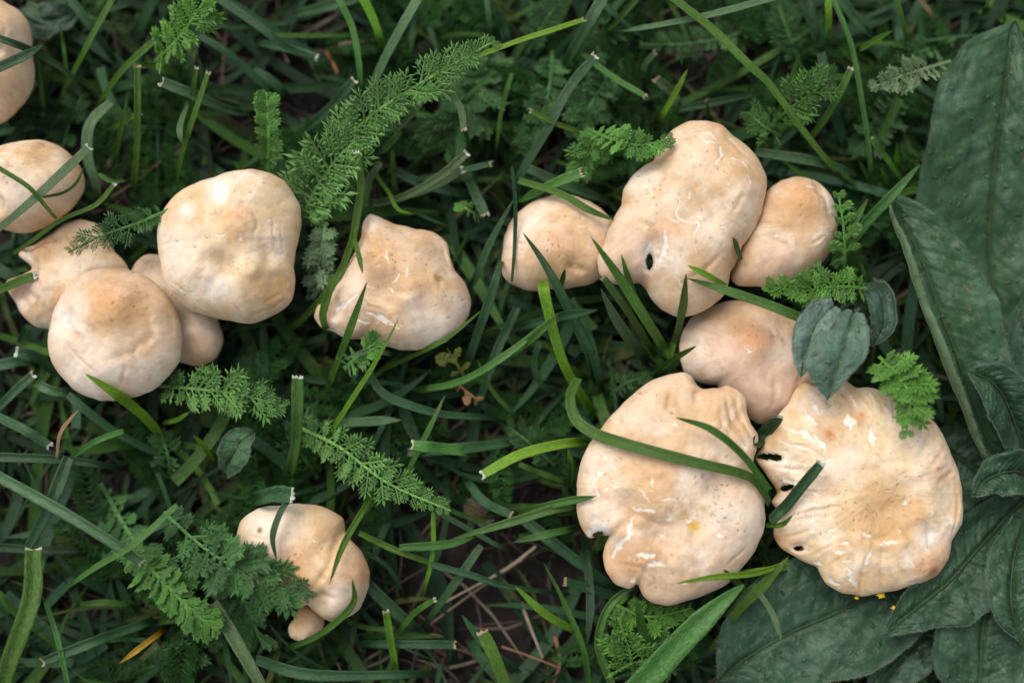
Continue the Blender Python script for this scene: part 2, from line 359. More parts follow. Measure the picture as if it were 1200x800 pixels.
    for hx, hy, rx, ry in tp(t, holes):
        rx /= t[2]; ry /= t[2]
        d = np.hypot((Xw-hx)/rx, (Yw-hy)/ry)*(1+.3*(fbm(X/5, Y/5, seed+77, 2)-.5))
        hm |= d < 1; col = mx(col, TAN*.6, np.exp(-((d-1.0)/.16)**2)*.5); col = mx(col, WHITE*.95, np.exp(-((d-1.45)/.3)**2)*.7*np.clip(fbm(X/5, Y/5, seed+78, 2)*2-.5, 0, 1))
        h -= np.exp(-(d/1.5)**2)*2.2
    # world-local vertices (mm -> m)
    sx_ = (X-cx)*PX; sy_ = -(Y-cy)*PX
    V = [np.stack([sx_, sy_, h*MM], -1).reshape(-1, 3)]; Cc = [col.reshape(-1, 3)]; HM = [hm.ravel()]
    zed = h[-1]
    under = ((.995, -.9), (.978, -1.9), (.945, -2.5), (.90, -2.2), (.86, -1.0), (.80, -.2))
    for rr, dz in under:
        V.append(np.stack([sx_[-1]*rr, sy_[-1]*rr, (zed+dz*roll)*MM], -1)); Cc.append(np.clip(col[-1]*np.array((.97, .93, .88)), 0, 1))
        um = hm[-1].copy()
        for hx, hy, rx, ry in tp(t, holes):
            um |= np.hypot((cx+(X[-1]-cx)*rr-hx)/(rx/t[2]*1.5+2), (cy+(Y[-1]-cy)*rr-hy)/(ry/t[2]*1.5+2)) < 1
        HM.append(um)
    V = np.concatenate(V); Cc = np.concatenate(Cc); HM = np.concatenate(HM)
    Fc = grid_faces(nr+len(under), nt, True)
    Fc = Fc[~HM[Fc].all(1)]
    root = empty('mushroom', C.loc, label=label, cat='mushroom', group='cream mushrooms in the grass')
    link('cap', mesh_np('cap', V, Fc, M_CAP, Cc), root)
    # gills: radial ridges under the cap
    ng = 180; ta = np.linspace(-math.pi, math.pi, ng, endpoint=False); Rg = np.interp(ta, th, Rf)
    VV = []; CC = []
    for k, rr in enumerate(np.linspace(.92, .2, 7)):
        ridge = (np.arange(ng) % 2)*(-1.6)*(.4+.6*math.sin(math.pi*(k+.5)/7))
        zz = np.interp(ta, th, zed)*(rr**2) - .6 + ridge + (1-rr)*2.0
        VV.append(np.stack([np.cos(ta)*Rg*rr*PX, np.sin(ta)*Rg*rr*PX, zz*MM], -1)); CC.append(np.tile((.66, .52, .38), (ng, 1)))
    VV = np.concatenate(VV); Gf = grid_faces(7, ng, True)
    ctr = VV[Gf].mean(1)
    for hx, hy, rx, ry in tp(t, holes):
        rx = rx/t[2]*2.5+16; ry = ry/t[2]*2.5+16
        ok = np.hypot((ctr[:, 0]/PX-(hx-cx))/rx, (-ctr[:, 1]/PX-(hy-cy))/ry) > 1
        Gf = Gf[ok]; ctr = ctr[ok]
    link('gills', mesh_np('gills', VV, Gf, M_FLESH, np.concatenate(CC), smooth=False), root)
    # stem
    ns = 28; ta = np.linspace(0, 2*math.pi, ns, endpoint=False); VV = []
    Rm = np.mean(rad)*PX
    for s in np.linspace(0, 1, 12):
        rr = Rm*.26*(1+.25*(1-s)**2+.18*s**3)*(1+.06*np.sin(ta*3+s*5+seed))
        zz = (H*.12)*MM*s + (-(zr+4)*MM)*(1-s)
        VV.append(np.stack([np.cos(ta)*rr+stem[0]*MM*(1-s), np.sin(ta)*rr+stem[1]*MM*(1-s), np.full(ns, zz)], -1))
    VV = np.concatenate(VV)
    link('stem', mesh_np('stem', VV, grid_faces(12, ns, True), M_FLESH, np.tile((.70, .58, .45), (len(VV), 1))), root)
    CAPS.append(C); return C
def caps_at(x, y, margin=0.0):
    """per point: top height of the highest cap over it (mm, -1 where none) and lowest rim (mm)"""
    x = np.asarray(x, float); y = np.asarray(y, float)
    top = np.full(x.shape, -1.0); low = np.full(x.shape, 1e9)
    for C in CAPS:
        dx = (x-C.loc.x)/PX; dy = (y-C.loc.y)/PX
        r = np.hypot(dx, dy)/(np.interp(np.arctan2(dy, dx), C.th, C.Rf, period=2*math.pi)+margin)
        ins = r < 1
        z = C.zr + C.H*np.clip(1-np.clip(r, 0, 1)**C.p, 0, 1)**C.q
        top = np.where(ins, np.maximum(top, z), top); low = np.where(ins, np.minimum(low, C.zr), low)
    return top, low

make_cap('half seen mushroom cut off at the top left corner of the picture', T1, (-20, 210),
    [(20, 0), (60, 20), (90, 60), (105, 110), (108, 160), (120, 210), (125, 270), (110, 330), (70, 390), (0, 450), (-60, 460), (-130, 400), (-160, 300), (-160, 100), (-100, -20), (-30, -30)],
    25, 13, bumps=[(40, 120, 50, 1.2), (30, 210, 30, -1)], patches=[(60, 200, 60, 'g', .3), (20, 80, 70, 't', .35)], specks=[(30, 200, 60, 14)], fine=.6, seed=11)
make_cap('round mushroom at the left edge with a wide grass blade lying over it', T1, (125, 650),
    [(0, 510), (60, 495), (130, 490), (200, 505), (260, 550), (300, 610), (305, 660), (280, 710), (230, 760), (170, 800), (120, 825), (60, 830), (0, 810), (-40, 760), (-60, 680), (-50, 580)],
    23, 14, q=.6, bumps=[(20, 740, 35, -2.2), (120, 580, 60, 1)], cracks=[(3.5, [(45, 575), (75, 562)]), (2.5, [(40, 590), (65, 605)])],
    patches=[(60, 570, 60, 'o', .3), (170, 570, 70, 't', .4), (120, 720, 90, 'p', .6)], specks=[(150, 545, 60, 16), (60, 600, 50, 8)], fine=.6, seed=12)
make_cap('torn mushroom with a ragged left edge half covered by the brown centred round cap', T5, (215, 340),
    [(45, 265), (60, 245), (105, 225), (150, 190), (200, 155), (250, 142), (300, 155), (330, 200), (360, 250), (400, 290), (410, 400), (300, 500), (200, 520), (150, 500), (110, 495), (70, 460), (50, 420), (18, 370), (14, 345), (60, 330), (98, 310), (95, 290)],
    18, 10, p=2.2, bumps=[(160, 250, 40, 1.6), (110, 300, 40, -2), (170, 350, 50, 1.2), (100, 400, 30, -1)],
    patches=[(160, 280, 70, 't', .5), (120, 370, 60, 'k', .5), (130, 240, 30, 'o', .3), (40, 350, 25, 'b', .35), (85, 275, 25, 'w', .4)],
    specks=[(160, 240, 60, 12)], fine=.7, seed=13, wrinkle=1.1)
make_cap('half hidden mushroom squeezed under the brown centred cap and the big smooth cap', T5, (545, 440),
    [(405, 290), (440, 252), (490, 250), (560, 300), (640, 400), (690, 480), (708, 535), (690, 590), (640, 620), (580, 610), (500, 560), (430, 450), (395, 350)],
    13, 11, q=.6, bumps=[(600, 480, 30, -1.5)], patches=[(470, 280, 50, 'g', .5), (590, 460, 50, 'g', .3)], specks=[(460, 290, 30, 14)], fine=.6, seed=14, tint=PINK*.5+CREAM*.5)
make_cap('round mushroom with a raised brown centre in front of the left cluster', T5, (365, 510),
    [(150, 540), (155, 480), (175, 410), (210, 350), (270, 310), (340, 298), (420, 310), (480, 345), (530, 400), (560, 460), (570, 530), (560, 600), (520, 655), (470, 695), (400, 715), (330, 722), (260, 700), (200, 650), (165, 600)],
    29, 14, p=2.4, q=.72, bumps=[(380, 430, 70, 2.6), (235, 480, 40, -1.8), (300, 360, 40, 1), (500, 480, 60, -1.2), (300, 580, 80, -1), (450, 560, 50, -.8), (430, 390, 30, 1.2)],
    cracks=[(5, [(238, 480), (243, 500)])],
    patches=[(390, 430, 95, 'o', .42), (440, 460, 120, 't', .5), (240, 480, 55, 'w', .5), (300, 640, 120, 'p', .7), (200, 560, 60, 'p', .5)], specks=[(450, 400, 90, 16)], fine=.9, seed=15)
make_cap('big smooth mushroom with puckered lower edge right of the left cluster', T15, (370, 400),
    [(100, 340), (110, 280), (160, 210), (240, 165), (310, 140), (370, 115), (440, 107), (510, 120), (560, 150), (595, 195), (625, 250), (628, 310), (618, 370), (606, 420), (602, 470), (608, 530), (600, 590), (570, 625), (520, 655), (450, 683), (380, 672), (300, 655), (220, 625), (165, 590), (130, 520), (115, 450)],
    30, 15, p=2.7, q=.68, bumps=[(350, 225, 50, -2.2), (430, 350, 60, 2.4), (370, 300, 40, -1), (380, 480, 45, -2.4), (320, 560, 60, -.8), (475, 500, 40, 1.6), (540, 440, 35, -1.6), (240, 330, 90, 1.4), (500, 190, 80, 1.4), (450, 580, 70, 1.2), (560, 540, 40, -1), (330, 470, 40, -.8)],
    cracks=[(3, [(350, 378), (375, 385), (392, 377)]), (10, [(445, 388), (446, 400)]), (4, [(230, 280), (245, 310)]), (3, [(365, 135), (400, 122)])],
    patches=[(350, 215, 60, 'w', .62), (350, 560, 75, 'w', .5), (240, 290, 40, 'w', .5), (430, 320, 60, 'o', .35), (380, 340, 40, 't', .4), (200, 440, 120, 'p', .7), (540, 580, 100, 't', .55), (190, 590, 60, 'g', .4), (380, 490, 50, 'g', .25), (550, 280, 80, 't', .25)],
    specks=[(480, 190, 60, 8), (200, 590, 60, 16), (400, 490, 60, 8), (240, 360, 70, 6)], fine=1, seed=16, wrinkle=.75)
make_cap('wavy lobed mushroom standing alone left of centre under crossing grass blades', T6, (450, 370),
    [(330, 150), (350, 125), (390, 140), (430, 160), (500, 175), (560, 185), (600, 220), (610, 270), (625, 310), (660, 350), (677, 400), (672, 450), (640, 500), (600, 540), (540, 560), (470, 567), (410, 555), (340, 530), (280, 530), (240, 508), (195, 492), (172, 460), (185, 420), (215, 370), (260, 340), (285, 290), (305, 250), (325, 200)],
    24, 12, p=2.4, bumps=[(410, 370, 55, -2.6), (480, 400, 45, 1.4), (400, 300, 50, 1), (580, 260, 50, -1.8), (540, 420, 60, -1), (600, 350, 60, 1), (250, 440, 30, -2.4), (340, 480, 40, -.8), (380, 190, 40, 1), (470, 480, 80, 1)],
    cracks=[(8, [(240, 445), (285, 432), (318, 402)]), (9, [(355, 458), (400, 468), (448, 505)]), (7, [(322, 475), (362, 486)]), (3.4, [(438, 362), (462, 332)]), (2.4, [(480, 318), (484, 346)]), (2.4, [(425, 375), (442, 395)]), (2, [(350, 370), (378, 382)]), (2, [(415, 265), (425, 300)]), (2, [(455, 478), (462, 500)])],
    patches=[(400, 290, 110, 't', .55), (420, 370, 60, 'g', .35), (540, 340, 90, 't', .4), (570, 520, 90, 'p', .8), (360, 160, 40, 'p', .7), (575, 345, 14, 'b', .8)],
    specks=[(400, 250, 90, 34), (550, 320, 60, 14), (580, 400, 60, 12), (380, 170, 60, 10)], fine=.9, seed=17, mini=4)
make_cap('small pale mushroom touching the left side of the tall cracked cap', T7, (140, 225),
    [(-35, 330), (-35, 250), (-20, 180), (0, 140), (50, 100), (110, 75), (170, 68), (230, 85), (290, 120), (325, 160), (330, 220), (310, 290), (270, 350), (200, 370), (120, 375), (40, 378), (-20, 350)],
    22, 11, bumps=[(190, 320, 30, -1.2), (70, 160, 40, -1), (120, 250, 60, 1.2)], cracks=[(2.5, [(70, 170), (95, 155)]), (2, [(205, 190), (225, 195)]), (3, [(185, 310), (205, 318)])],
    patches=[(125, 240, 70, 'o', .3), (200, 320, 80, 't', .4), (60, 170, 50, 'p', .7)], specks=[(120, 250, 60, 12), (240, 150, 60, 8)], fine=.7, seed=18)
make_cap('slim oval mushroom leaning against the right side of the tall cracked cap', T8, (60, 200),
    [(0, 55), (40, 25), (100, 10), (160, 30), (200, 70), (220, 130), (215, 200), (195, 260), (150, 310), (90, 345), (30, 360), (-50, 368), (-100, 365), (-122, 345), (-115, 300), (-95, 240), (-60, 170), (-30, 100)],
    23, 12, q=.6, bumps=[(90, 90, 70, 1.6), (150, 60, 25, -1.4), (20, 230, 40, -1), (190, 140, 30, -.8)], cracks=[(3, [(105, 65), (130, 68)]), (3, [(5, 215), (15, 218)])],
    patches=[(85, 110, 90, 'o', .42), (60, 150, 80, 't', .5), (190, 100, 50, 'p', .8), (0, 300, 80, 'k', .6)], specks=[(120, 90, 60, 14), (170, 190, 60, 8)], fine=.7, seed=20)
make_cap('pinkish mushroom wedged in the middle of the right hand cluster', F, (878, 418),
    [(793, 410), (797, 388), (812, 367), (838, 354), (870, 349), (900, 353), (932, 366), (955, 388), (968, 420), (968, 455), (952, 480), (922, 492), (892, 500), (872, 490), (856, 470), (838, 452), (815, 448), (797, 435)],
    18, 11, p=2.3, bumps=[(875, 405, 24, 1.8), (935, 460, 20, -1.2), (850, 375, 16, -.8), (905, 440, 20, -.8)], cracks=[(3.6, [(864, 410), (870, 417), (874, 414)]), (2, [(900, 370), (905, 366)])],
    patches=[(875, 400, 26, 'o', .5), (850, 380, 30, 't', .3), (935, 455, 30, 'k', .8), (880, 450, 40, 'k', .6)], specks=[(867, 395, 16, 10), (910, 400, 16, 6)], fine=.8, seed=21, tint=PINK*.2+CREAM*.8)
make_cap('tall bumpy mushroom with white cracks and a dark hole atop the right cluster', F, (808, 250),
    [(788, 148), (806, 139), (828, 137), (848, 143), (860, 155), (878, 167), (892, 185), (901, 205), (897, 235), (888, 262), (870, 290), (856, 320), (848, 348), (832, 363), (810, 373), (792, 375), (775, 366), (762, 352), (755, 340), (748, 333), (742, 334), (731, 334), (724, 336), (712, 334), (700, 325), (697, 305), (706, 285), (715, 262), (727, 240), (729, 222), (740, 204), (752, 194), (766, 186), (774, 168)],
    29, 14, p=2.8, q=.66, bumps=[(755, 215, 16, -1.6), (800, 300, 30, 1.2), (860, 220, 30, 1), (820, 260, 22, -1.2), (832, 165, 24, 1), (762, 300, 14, -1.4), (740, 260, 22, .8), (845, 180, 12, -.8)],
    cracks=[(4, tp(T7, [(500, 85), (505, 120), (490, 160), (520, 185), (570, 190)])), (2.4, tp(T7, [(540, 85), (540, 115)])), (10, tp(T7, [(462, 215), (465, 260), (445, 310)])), (9, tp(T7, [(416, 245), (405, 275)])),
            (3, tp(T7, [(495, 350), (520, 385)])), (5, tp(T7, [(570, 190), (545, 225)])), (3, tp(T3, [(630, 480), (680, 485), (720, 530)])), (6, tp(T3, [(725, 545), (722, 565), (700, 600)])), (3, tp(T3, [(755, 580), (800, 590), (820, 620)])),
            (3, tp(T3, [(815, 640), (826, 675)])), (3, tp(T3, [(650, 520), (700, 528)])), (4, tp(T7, [(470, 180), (500, 190)])), (3, tp(T7, [(645, 215), (652, 200)])), (4, tp(T7, [(425, 170), (432, 185)])), (3, tp(T7, [(400, 205), (412, 202)])), (3, tp(T3, [(775, 495), (760, 510)]))],
    holes=[(757, 313, 5, 9)], patches=[(752, 305, 14, 'w', .75), (780, 275, 22, 'o', .3), (850, 200, 50, 't', .45), (840, 330, 40, 't', .4), (750, 215, 25, 'p', .7), (832, 150, 18, 'o', .3), (855, 300, 16, 'o', .3), (843, 143, 8, 'o', .5), (740, 300, 40, 'k', .5)],
    specks=[(760, 225, 22, 16), (830, 200, 40, 18), (830, 300, 34, 14), (755, 262, 14, 8)], fine=1, seed=19, mini=4)
make_cap('broad cracked mushroom with a long grass blade arching across its upper half', T12, (340, 400),
    [(345, 45), (385, 40), (410, 55), (420, 82), (440, 94), (480, 90), (500, 92), (512, 78), (550, 95), (575, 125), (575, 170), (590, 205), (612, 240), (608, 275), (598, 310), (590, 350), (605, 390), (628, 440), (630, 500), (620, 550), (595, 600), (560, 645), (510, 700), (440, 735), (380, 755), (320, 768), (270, 755), (243, 735), (228, 690), (210, 718), (160, 700), (130, 660), (120, 620), (132, 575), (150, 545), (80, 562), (60, 540), (45, 490), (40, 420), (45, 360), (60, 310), (85, 260), (120, 215), (170, 160), (220, 110), (280, 65)],
    29, 11, p=3, q=.62, bumps=[(270, 430, 80, 2.4), (300, 540, 60, -1.4), (400, 500, 50, -1.2), (460, 400, 60, -1.6), (190, 440, 40, -1.2), (240, 600, 60, 1.2), (540, 180, 40, -1.8), (460, 130, 40, 1), (150, 600, 40, -1.5), (330, 180, 70, -.9), (540, 480, 80, 1), (520, 330, 50, .8), (420, 120, 18, -1.5), (240, 120, 60, 1)],
    cracks=[(3, [(105, 280), (120, 312), (148, 315)]), (4, [(130, 330), (158, 342)]), (10, [(100, 357), (116, 360)]), (4, [(85, 385), (100, 410), (108, 428)]), (5, [(56, 368), (64, 362)]), (5, [(115, 405), (125, 408)]),
            (3, [(222, 405), (255, 447)]), (4.5, [(283, 434), (320, 432), (350, 437)]), (5, [(208, 466), (245, 470), (275, 472)]), (4, [(260, 492), (285, 497), (325, 493), (310, 470)]), (11, [(205, 492), (190, 550), (150, 612)]),
            (11, [(218, 602), (272, 606)]), (11, [(252, 628), (300, 638)]), (9, [(374, 505), (388, 507)]), (9, [(460, 540), (480, 547)]), (4, [(288, 540), (305, 550)]), (2.5, [(333, 185), (345, 212), (310, 205)]),
            (6, [(540, 262), (570, 286)]), (4, [(450, 207), (470, 199)]), (3, [(265, 370), (262, 392)]), (4, [(430, 225), (450, 232)]), (6, [(205, 690), (216, 682)]), (3, [(150, 270), (172, 282)]), (8, [(360, 692), (376, 688)])],
    holes=[(108, 548, 22, 13)], patches=[(105, 530, 30, 'w', .6), (260, 420, 90, 't', .5), (280, 640, 120, 't', .35), (400, 520, 22, 'y', .75), (365, 490, 14, 'y', .5), (425, 465, 12, 'y', .4), (490, 465, 60, 'g', .35), (440, 395, 40, 'g', .35), (380, 180, 100, 't', .45), (540, 220, 50, 't', .5), (410, 62, 22, 'b', .4), (500, 88, 26, 'o', .4), (540, 500, 110, 'p', .5), (235, 730, 14, 'b', .5), (190, 620, 60, 'o', .25), (200, 440, 50, 'g', .3), (140, 680, 30, 'o', .3), (120, 300, 70, 'p', .5)],
    specks=[(490, 470, 70, 44), (430, 400, 50, 22), (260, 160, 80, 22), (180, 420, 70, 18), (520, 250, 60, 16), (300, 640, 110, 16)], fine=1.1, seed=22, mini=5, wrinkle=1.0)
make_cap('largest mushroom with frayed holed left edge resting against the broad leaves', T13, (400, 410),
    [(272, 26), (304, 46), (360, 85), (420, 90), (480, 115), (540, 160), (590, 180), (630, 230), (655, 300), (680, 370), (687, 450), (683, 520), (652, 570), (640, 630), (600, 680), (560, 700), (500, 715), (430, 730), (360, 740), (300, 730), (250, 700), (225, 650), (190, 635), (150, 615), (115, 590), (95, 560), (98, 520), (118, 480), (88, 450), (110, 418), (92, 395), (60, 345), (38, 312), (60, 270), (92, 205), (118, 165), (150, 138), (168, 96), (200, 66), (232, 84), (252, 76), (262, 36)],
    26, 10, p=3.2, q=.6, bumps=[(430, 500, 90, -2.2), (560, 550, 60, -1.4), (250, 260, 60, -1.2), (560, 300, 90, 1.2), (480, 420, 60, -.8), (330, 620, 70, 1.2), (540, 660, 50, 1), (300, 130, 50, -1), (200, 480, 60, .8), (630, 450, 50, -.9), (160, 350, 40, -1.6), (460, 560, 25, 1)],
    cracks=[(20, [(318, 180), (315, 215)], 7), (16, [(382, 215), (388, 265)], 5), (12, [(212, 236), (232, 268), (240, 292)]), (4, [(80, 322), (140, 335), (195, 342)]), (7, [(105, 372), (160, 392)]), (4, [(230, 322), (268, 314)]),
            (6, [(335, 537), (372, 550)]), (5, [(400, 580), (425, 572), (450, 568)]), (8, [(455, 532), (463, 538)]), (9, [(262, 606), (288, 592)]), (4, [(275, 573), (305, 570)]), (7, [(375, 592), (352, 635)]), (11, [(305, 645), (318, 690), (330, 702)]),
            (7, [(258, 684), (285, 708)]), (5, [(478, 452), (492, 446)]), (4, [(195, 470), (205, 500)]), (4, [(285, 625), (312, 628)]), (8, [(215, 632), (232, 640)]), (4, [(240, 535), (270, 532)]), (8, [(200, 415), (215, 425)]), (12, [(298, 92), (308, 106)]), (6, [(215, 130), (232, 178)]), (8, [(120, 215), (175, 232), (215, 262)]), (6, [(105, 255), (160, 270), (210, 292)]), (5, [(90, 345), (150, 352), (205, 372)]), (7, [(190, 175), (222, 205)]), (5, [(262, 95), (272, 140)]), (4, [(330, 100), (345, 150)]), (5, [(140, 430), (190, 438)]), (3, [(400, 110), (402, 160)]), (3, [(470, 140), (455, 185)])],
    holes=[(78, 306, 36, 15), (130, 402, 22, 11), (163, 592, 15, 9)],
    patches=[(350, 185, 26, 'o', .55), (258, 238, 24, 'o', .6), (430, 500, 130, 't', .6), (400, 420, 100, 't', .3), (560, 560, 55, 'w', .5), (500, 620, 40, 'w', .35), (580, 664, 22, 'b', .6), (570, 650, 70, 'o', .35), (620, 600, 50, 't', .4), (180, 480, 80, 'p', .7), (130, 330, 60, 'p', .7), (100, 565, 16, 'o', .6), (120, 380, 30, 'g', .4), (330, 730, 60, 't', .4), (560, 260, 90, 'p', .3), (300, 330, 80, 'p', .5), (215, 150, 30, 'k', .6), (150, 170, 30, 't', .4)],
    specks=[(420, 400, 110, 34), (560, 640, 70, 18), (350, 500, 90, 20), (220, 520, 60, 14), (590, 330, 70, 12), (300, 150, 60, 12)], fine=1.15, seed=23, mini=6, wrinkle=1.25, rimw=.4)
make_cap('small cream mushroom with rounded lobes low on the left beneath a feathery leaf', T10, (215, 490),
    [(33, 430), (42, 400), (80, 370), (140, 362), (200, 358), (260, 370), (300, 395), (303, 425), (320, 450), (350, 480), (368, 530), (360, 580), (340, 620), (300, 645), (270, 650), (245, 635), (215, 605), (150, 610), (90, 590), (50, 530), (33, 470)],
    23, 12, q=.6, bumps=[(255, 590, 30, -1.8), (290, 450, 40, -1.4), (250, 480, 30, -.6), (130, 420, 70, 1), (330, 540, 45, 1.2), (290, 610, 30, 1)],
    cracks=[(2.5, [(235, 440), (248, 445)])], patches=[(180, 490, 60, 'o', .35), (345, 520, 60, 'o', .35), (260, 580, 40, 't', .4), (130, 400, 90, 'p', .8), (295, 590, 50, 'p', .7), (102, 420, 9, 'b', .7), (300, 480, 60, 't', .3)], specks=[(230, 440, 50, 8)], fine=.75, seed=24, tint=np.array((.78, .56, .34)))
make_cap('tiny button mushroom tucked under the low lobed cap', T10, (208, 657),
    [(165, 660), (180, 640), (205, 605), (240, 615), (252, 650), (240, 680), (200, 697), (172, 687)],
    17, 7, q=.5, patches=[(190, 640, 30, 't', .5)], fine=.4, seed=25, tint=np.array((.78, .56, .34)))
# ---------------------------------------------------------------- grass blades, traced one by one
def crom(pts, n):
    """Catmull-Rom through pts (array m x k) -> n samples"""
    p = np.asarray(pts, float)
    p = np.vstack([2*p[0]-p[1], p, 2*p[-1]-p[-2]]); m = len(p)-3
    u = np.linspace(0, m-1e-9, n); i = np.floor(u).astype(int); f = (u-i)[:, None]
    a, b, c, d = p[i], p[i+1], p[i+2], p[i+3]
    return .5*((2*b)+(-a+c)*f+(2*a-5*b+4*c-d)*f*f+(-a+3*b-3*c+d)*f**3)
def ribbon(W, width, nrm_roll, fold=.22, thick=.00022, sides=7, flat_ends=True):
    """closed strip mesh along world points W with half-widths width; V-folded; returns V, F, UV"""
    n = len(W); T = np.gradient(W, axis=0); T /= np.linalg.norm(T, axis=1)[:, None]+1e-12
    up = np.array((0, 0, 1.0)); Sd = np.cross(T, up); L = np.linalg.norm(Sd, axis=1); 
    for i in range(n):
        if L[i] < .15: Sd[i] = Sd[i-1] if i else np.array((1.0, 0, 0))
    Sd /= np.linalg.norm(Sd, axis=1)[:, None]; Nn = np.cross(Sd, T)
    c, s = np.cos(nrm_roll)[:, None], np.sin(nrm_roll)[:, None]
    S2 = Sd*c + Nn*s; N2 = -Sd*s + Nn*c
    us = np.linspace(-1, 1, sides); V = []; UV = []
    ln = np.concatenate([[0], np.cumsum(np.linalg.norm(np.diff(W, axis=0), axis=1))])
    for side in (1, -1):
        uu = us if side == 1 else us[::-1]
        for u in uu:
            prof = abs(u)*fold - .10*math.cos(abs(u)*math.pi*1.0) + (-.05 if abs(u) < .01 else 0)
            off = width[:, None]*(S2*u + N2*prof) + N2*(thick*.5*side*(1-.6*abs(u)))
            V.append(W+off); UV.append(np.stack([np.full(n, .5+.5*u), ln*10], -1))
    V = np.stack(V, 1); UV = np.stack(UV, 1); k = V.shape[1]
    Fc = grid_faces(n, k, True)[:, ::-1]
    V = V.reshape(-1, 3); UV = UV.reshape(-1, 2)
    return V, Fc, UV, S2, N2, T
COLS = {'t': (.034, .092, .036), 'd': (.018, .056, .018), 'g': (.062, .150, .018), 'b': (.115, .26, .018), 's': (.085, .155, .066), 'y': (.42, .24, .02), 'n': (.27, .18, .10), 'l': (.064, .168, .034)}
GRP = 'single grass blades among the mushrooms'
def blade(label, colr, w, tip, pts, z0=20, z1=6, over=0, roll=None, base=True, cat='grass blade', name='grass_blade', w2=None):
    rs = random.Random(hash_str(label))
    pts = [tuple(map(float, p)) for p in pts]
    if len(pts) == 2: pts.insert(1, ((pts[0][0]+pts[1][0])/2+rs.uniform(-3, 3), (pts[0][1]+pts[1][1])/2+rs.uniform(-3, 3)))
    def edge(p): return p[0] <= 4 or p[0] >= 1196 or p[1] <= 4 or p[1] >= 796
    def ext(a, b, L):
        d = math.hypot(a[0]-b[0], a[1]-b[1])+1e-6; return (a[0]+(a[0]-b[0])/d*L, a[1]+(a[1]-b[1])/d*L)
    if edge(pts[0]): pts.insert(0, ext(pts[0], pts[1], 55)); tip = 'n'
    if edge(pts[-1]): pts.append(ext(pts[-1], pts[-2], 55))
    q = np.array(pts); seg = np.concatenate([[0], np.cumsum(np.hypot(*np.diff(q, axis=0).T))]); Lp = seg[-1]
    n = int(np.clip(Lp/7, 14, 44)); q = crom(q, n)
    s = np.linspace(0, 1, n)
    z = z0*(1-s)+z1*s + min(8, Lp*.03)*np.sin(s*math.pi)
    z = z + 1.2*(vn(s*4+rs.uniform(0, 50), s*0, 3)-.5)*2
    if base: z = np.where(s > .86, z*(1-((s-.86)/.14)**1.5) + (-8)*((s-.86)/.14)**1.5, z)
    z = np.maximum(z, 1.5 if not base else -8)
    for _ in range(2):
        W = np.array([P(a, b, c) for (a, b), c in zip(q, z)])
        top, low = caps_at(W[:, 0], W[:, 1], 2.0)
        ins = top > 0
        if over:
            req = np.where(ins, top+over, -5)
            for k in range(5): req = np.maximum(req, np.maximum(np.roll(req, 1)-1.0, np.roll(req, -1)-1.0)) if 0 else req
            z = np.maximum(z, req)
        else: z = np.where(ins, np.minimum(z, low-5), z)
    if over:
        for _ in range(3): z[1:-1] = np.maximum(z[1:-1], (z[:-2]+z[1:-1]*2+z[2:])/4)
    z[1:-1] = (z[:-2]+2*z[1:-1]+z[2:])/4
    W = np.array([P(a, b, c) for (a, b), c in zip(q, z)])
    hw = w/2*PX; 
    w_end = (w2 if w2 else w*.8)/2*PX
    width = hw*(1-s)+w_end*s
    width = width*(1+.10*(vn(s*5+rs.uniform(0, 9), s*0, 5)-.5))
    if tip == 'p': width = width*np.clip((s+.004)/.38, 0, 1)**.65
    elif tip == 'n': width = width*(.78+.3*np.sin(math.pi*s**.8))
    elif tip == 'c': width = width*(.82+.18*np.clip(s/.15, 0, 1))
    if roll is None: roll = rs.uniform(-.45, .45)
    rl = roll + rs.uniform(-.5, .5)*(s-.5)
    V, Fc, UV, S2, N2, T = ribbon(W, width, rl, fold=rs.uniform(.15, .34))
    org = Vector(W[-1]); V = V - np.array(org)
    o = link(name, mesh_np(name, V, Fc, M_BLADE, uv=UV), None, org)
    c = np.array(COLS[colr])*rs.uniform(.85, 1.18); c[0] *= rs.uniform(.85, 1.2)
    o.color = (*c, 1)
    tag(o, label, cat, GRP if name == 'grass_blade' else None)
    if tip == 'c':                                          # white frayed mown end
        m = 9; VV = []; us = np.linspace(-1, 1, m)
        p0 = W[0]; t0 = -(W[1]-W[0])/np.linalg.norm(W[1]-W[0])
        for row, (a, th) in enumerate(((-.00012, .00012), (.0001, .00016), (.0002, .00004))):
            for u in us:
                j = rs.choice((-.0003, -.0001, .0001, .0006))*rs.uniform(.3, 1.3) if row == 2 else rs.uniform(-.0002, .0002) if row == 0 else 0
                fo = abs(u)*.3*width[0]
                VV.append(p0 + t0*(a+j+.0006*abs(u)*(row > 0)) + S2[0]*u*width[0]*(1.02 if row < 2 else .9) + N2[0]*(th+fo))
        VV = np.array(VV)-np.array(org); f1 = grid_faces(3, m)
        VB = VV - N2[0]*.0005; V2 = np.vstack([VV, VB])
        F2 = np.vstack([f1, f1[:, ::-1]+len(VV)])
        cc = np.tile(((.44, .45, .30), (.34, .28, .16), (.5, .52, .42))[rs.randrange(3)], (len(V2), 1))*np.repeat(RNG.uniform(.65, 1.1, (len(V2), 1)), 3, 1)
        link('cut_end', mesh_np('cut_end', V2, F2, M_TIP, cc), o)
    return o
def hash_str(s):
    h = 7
    for ch in s: h = (h*131+ord(ch)) & 0xffffffff
    return h
B = blade
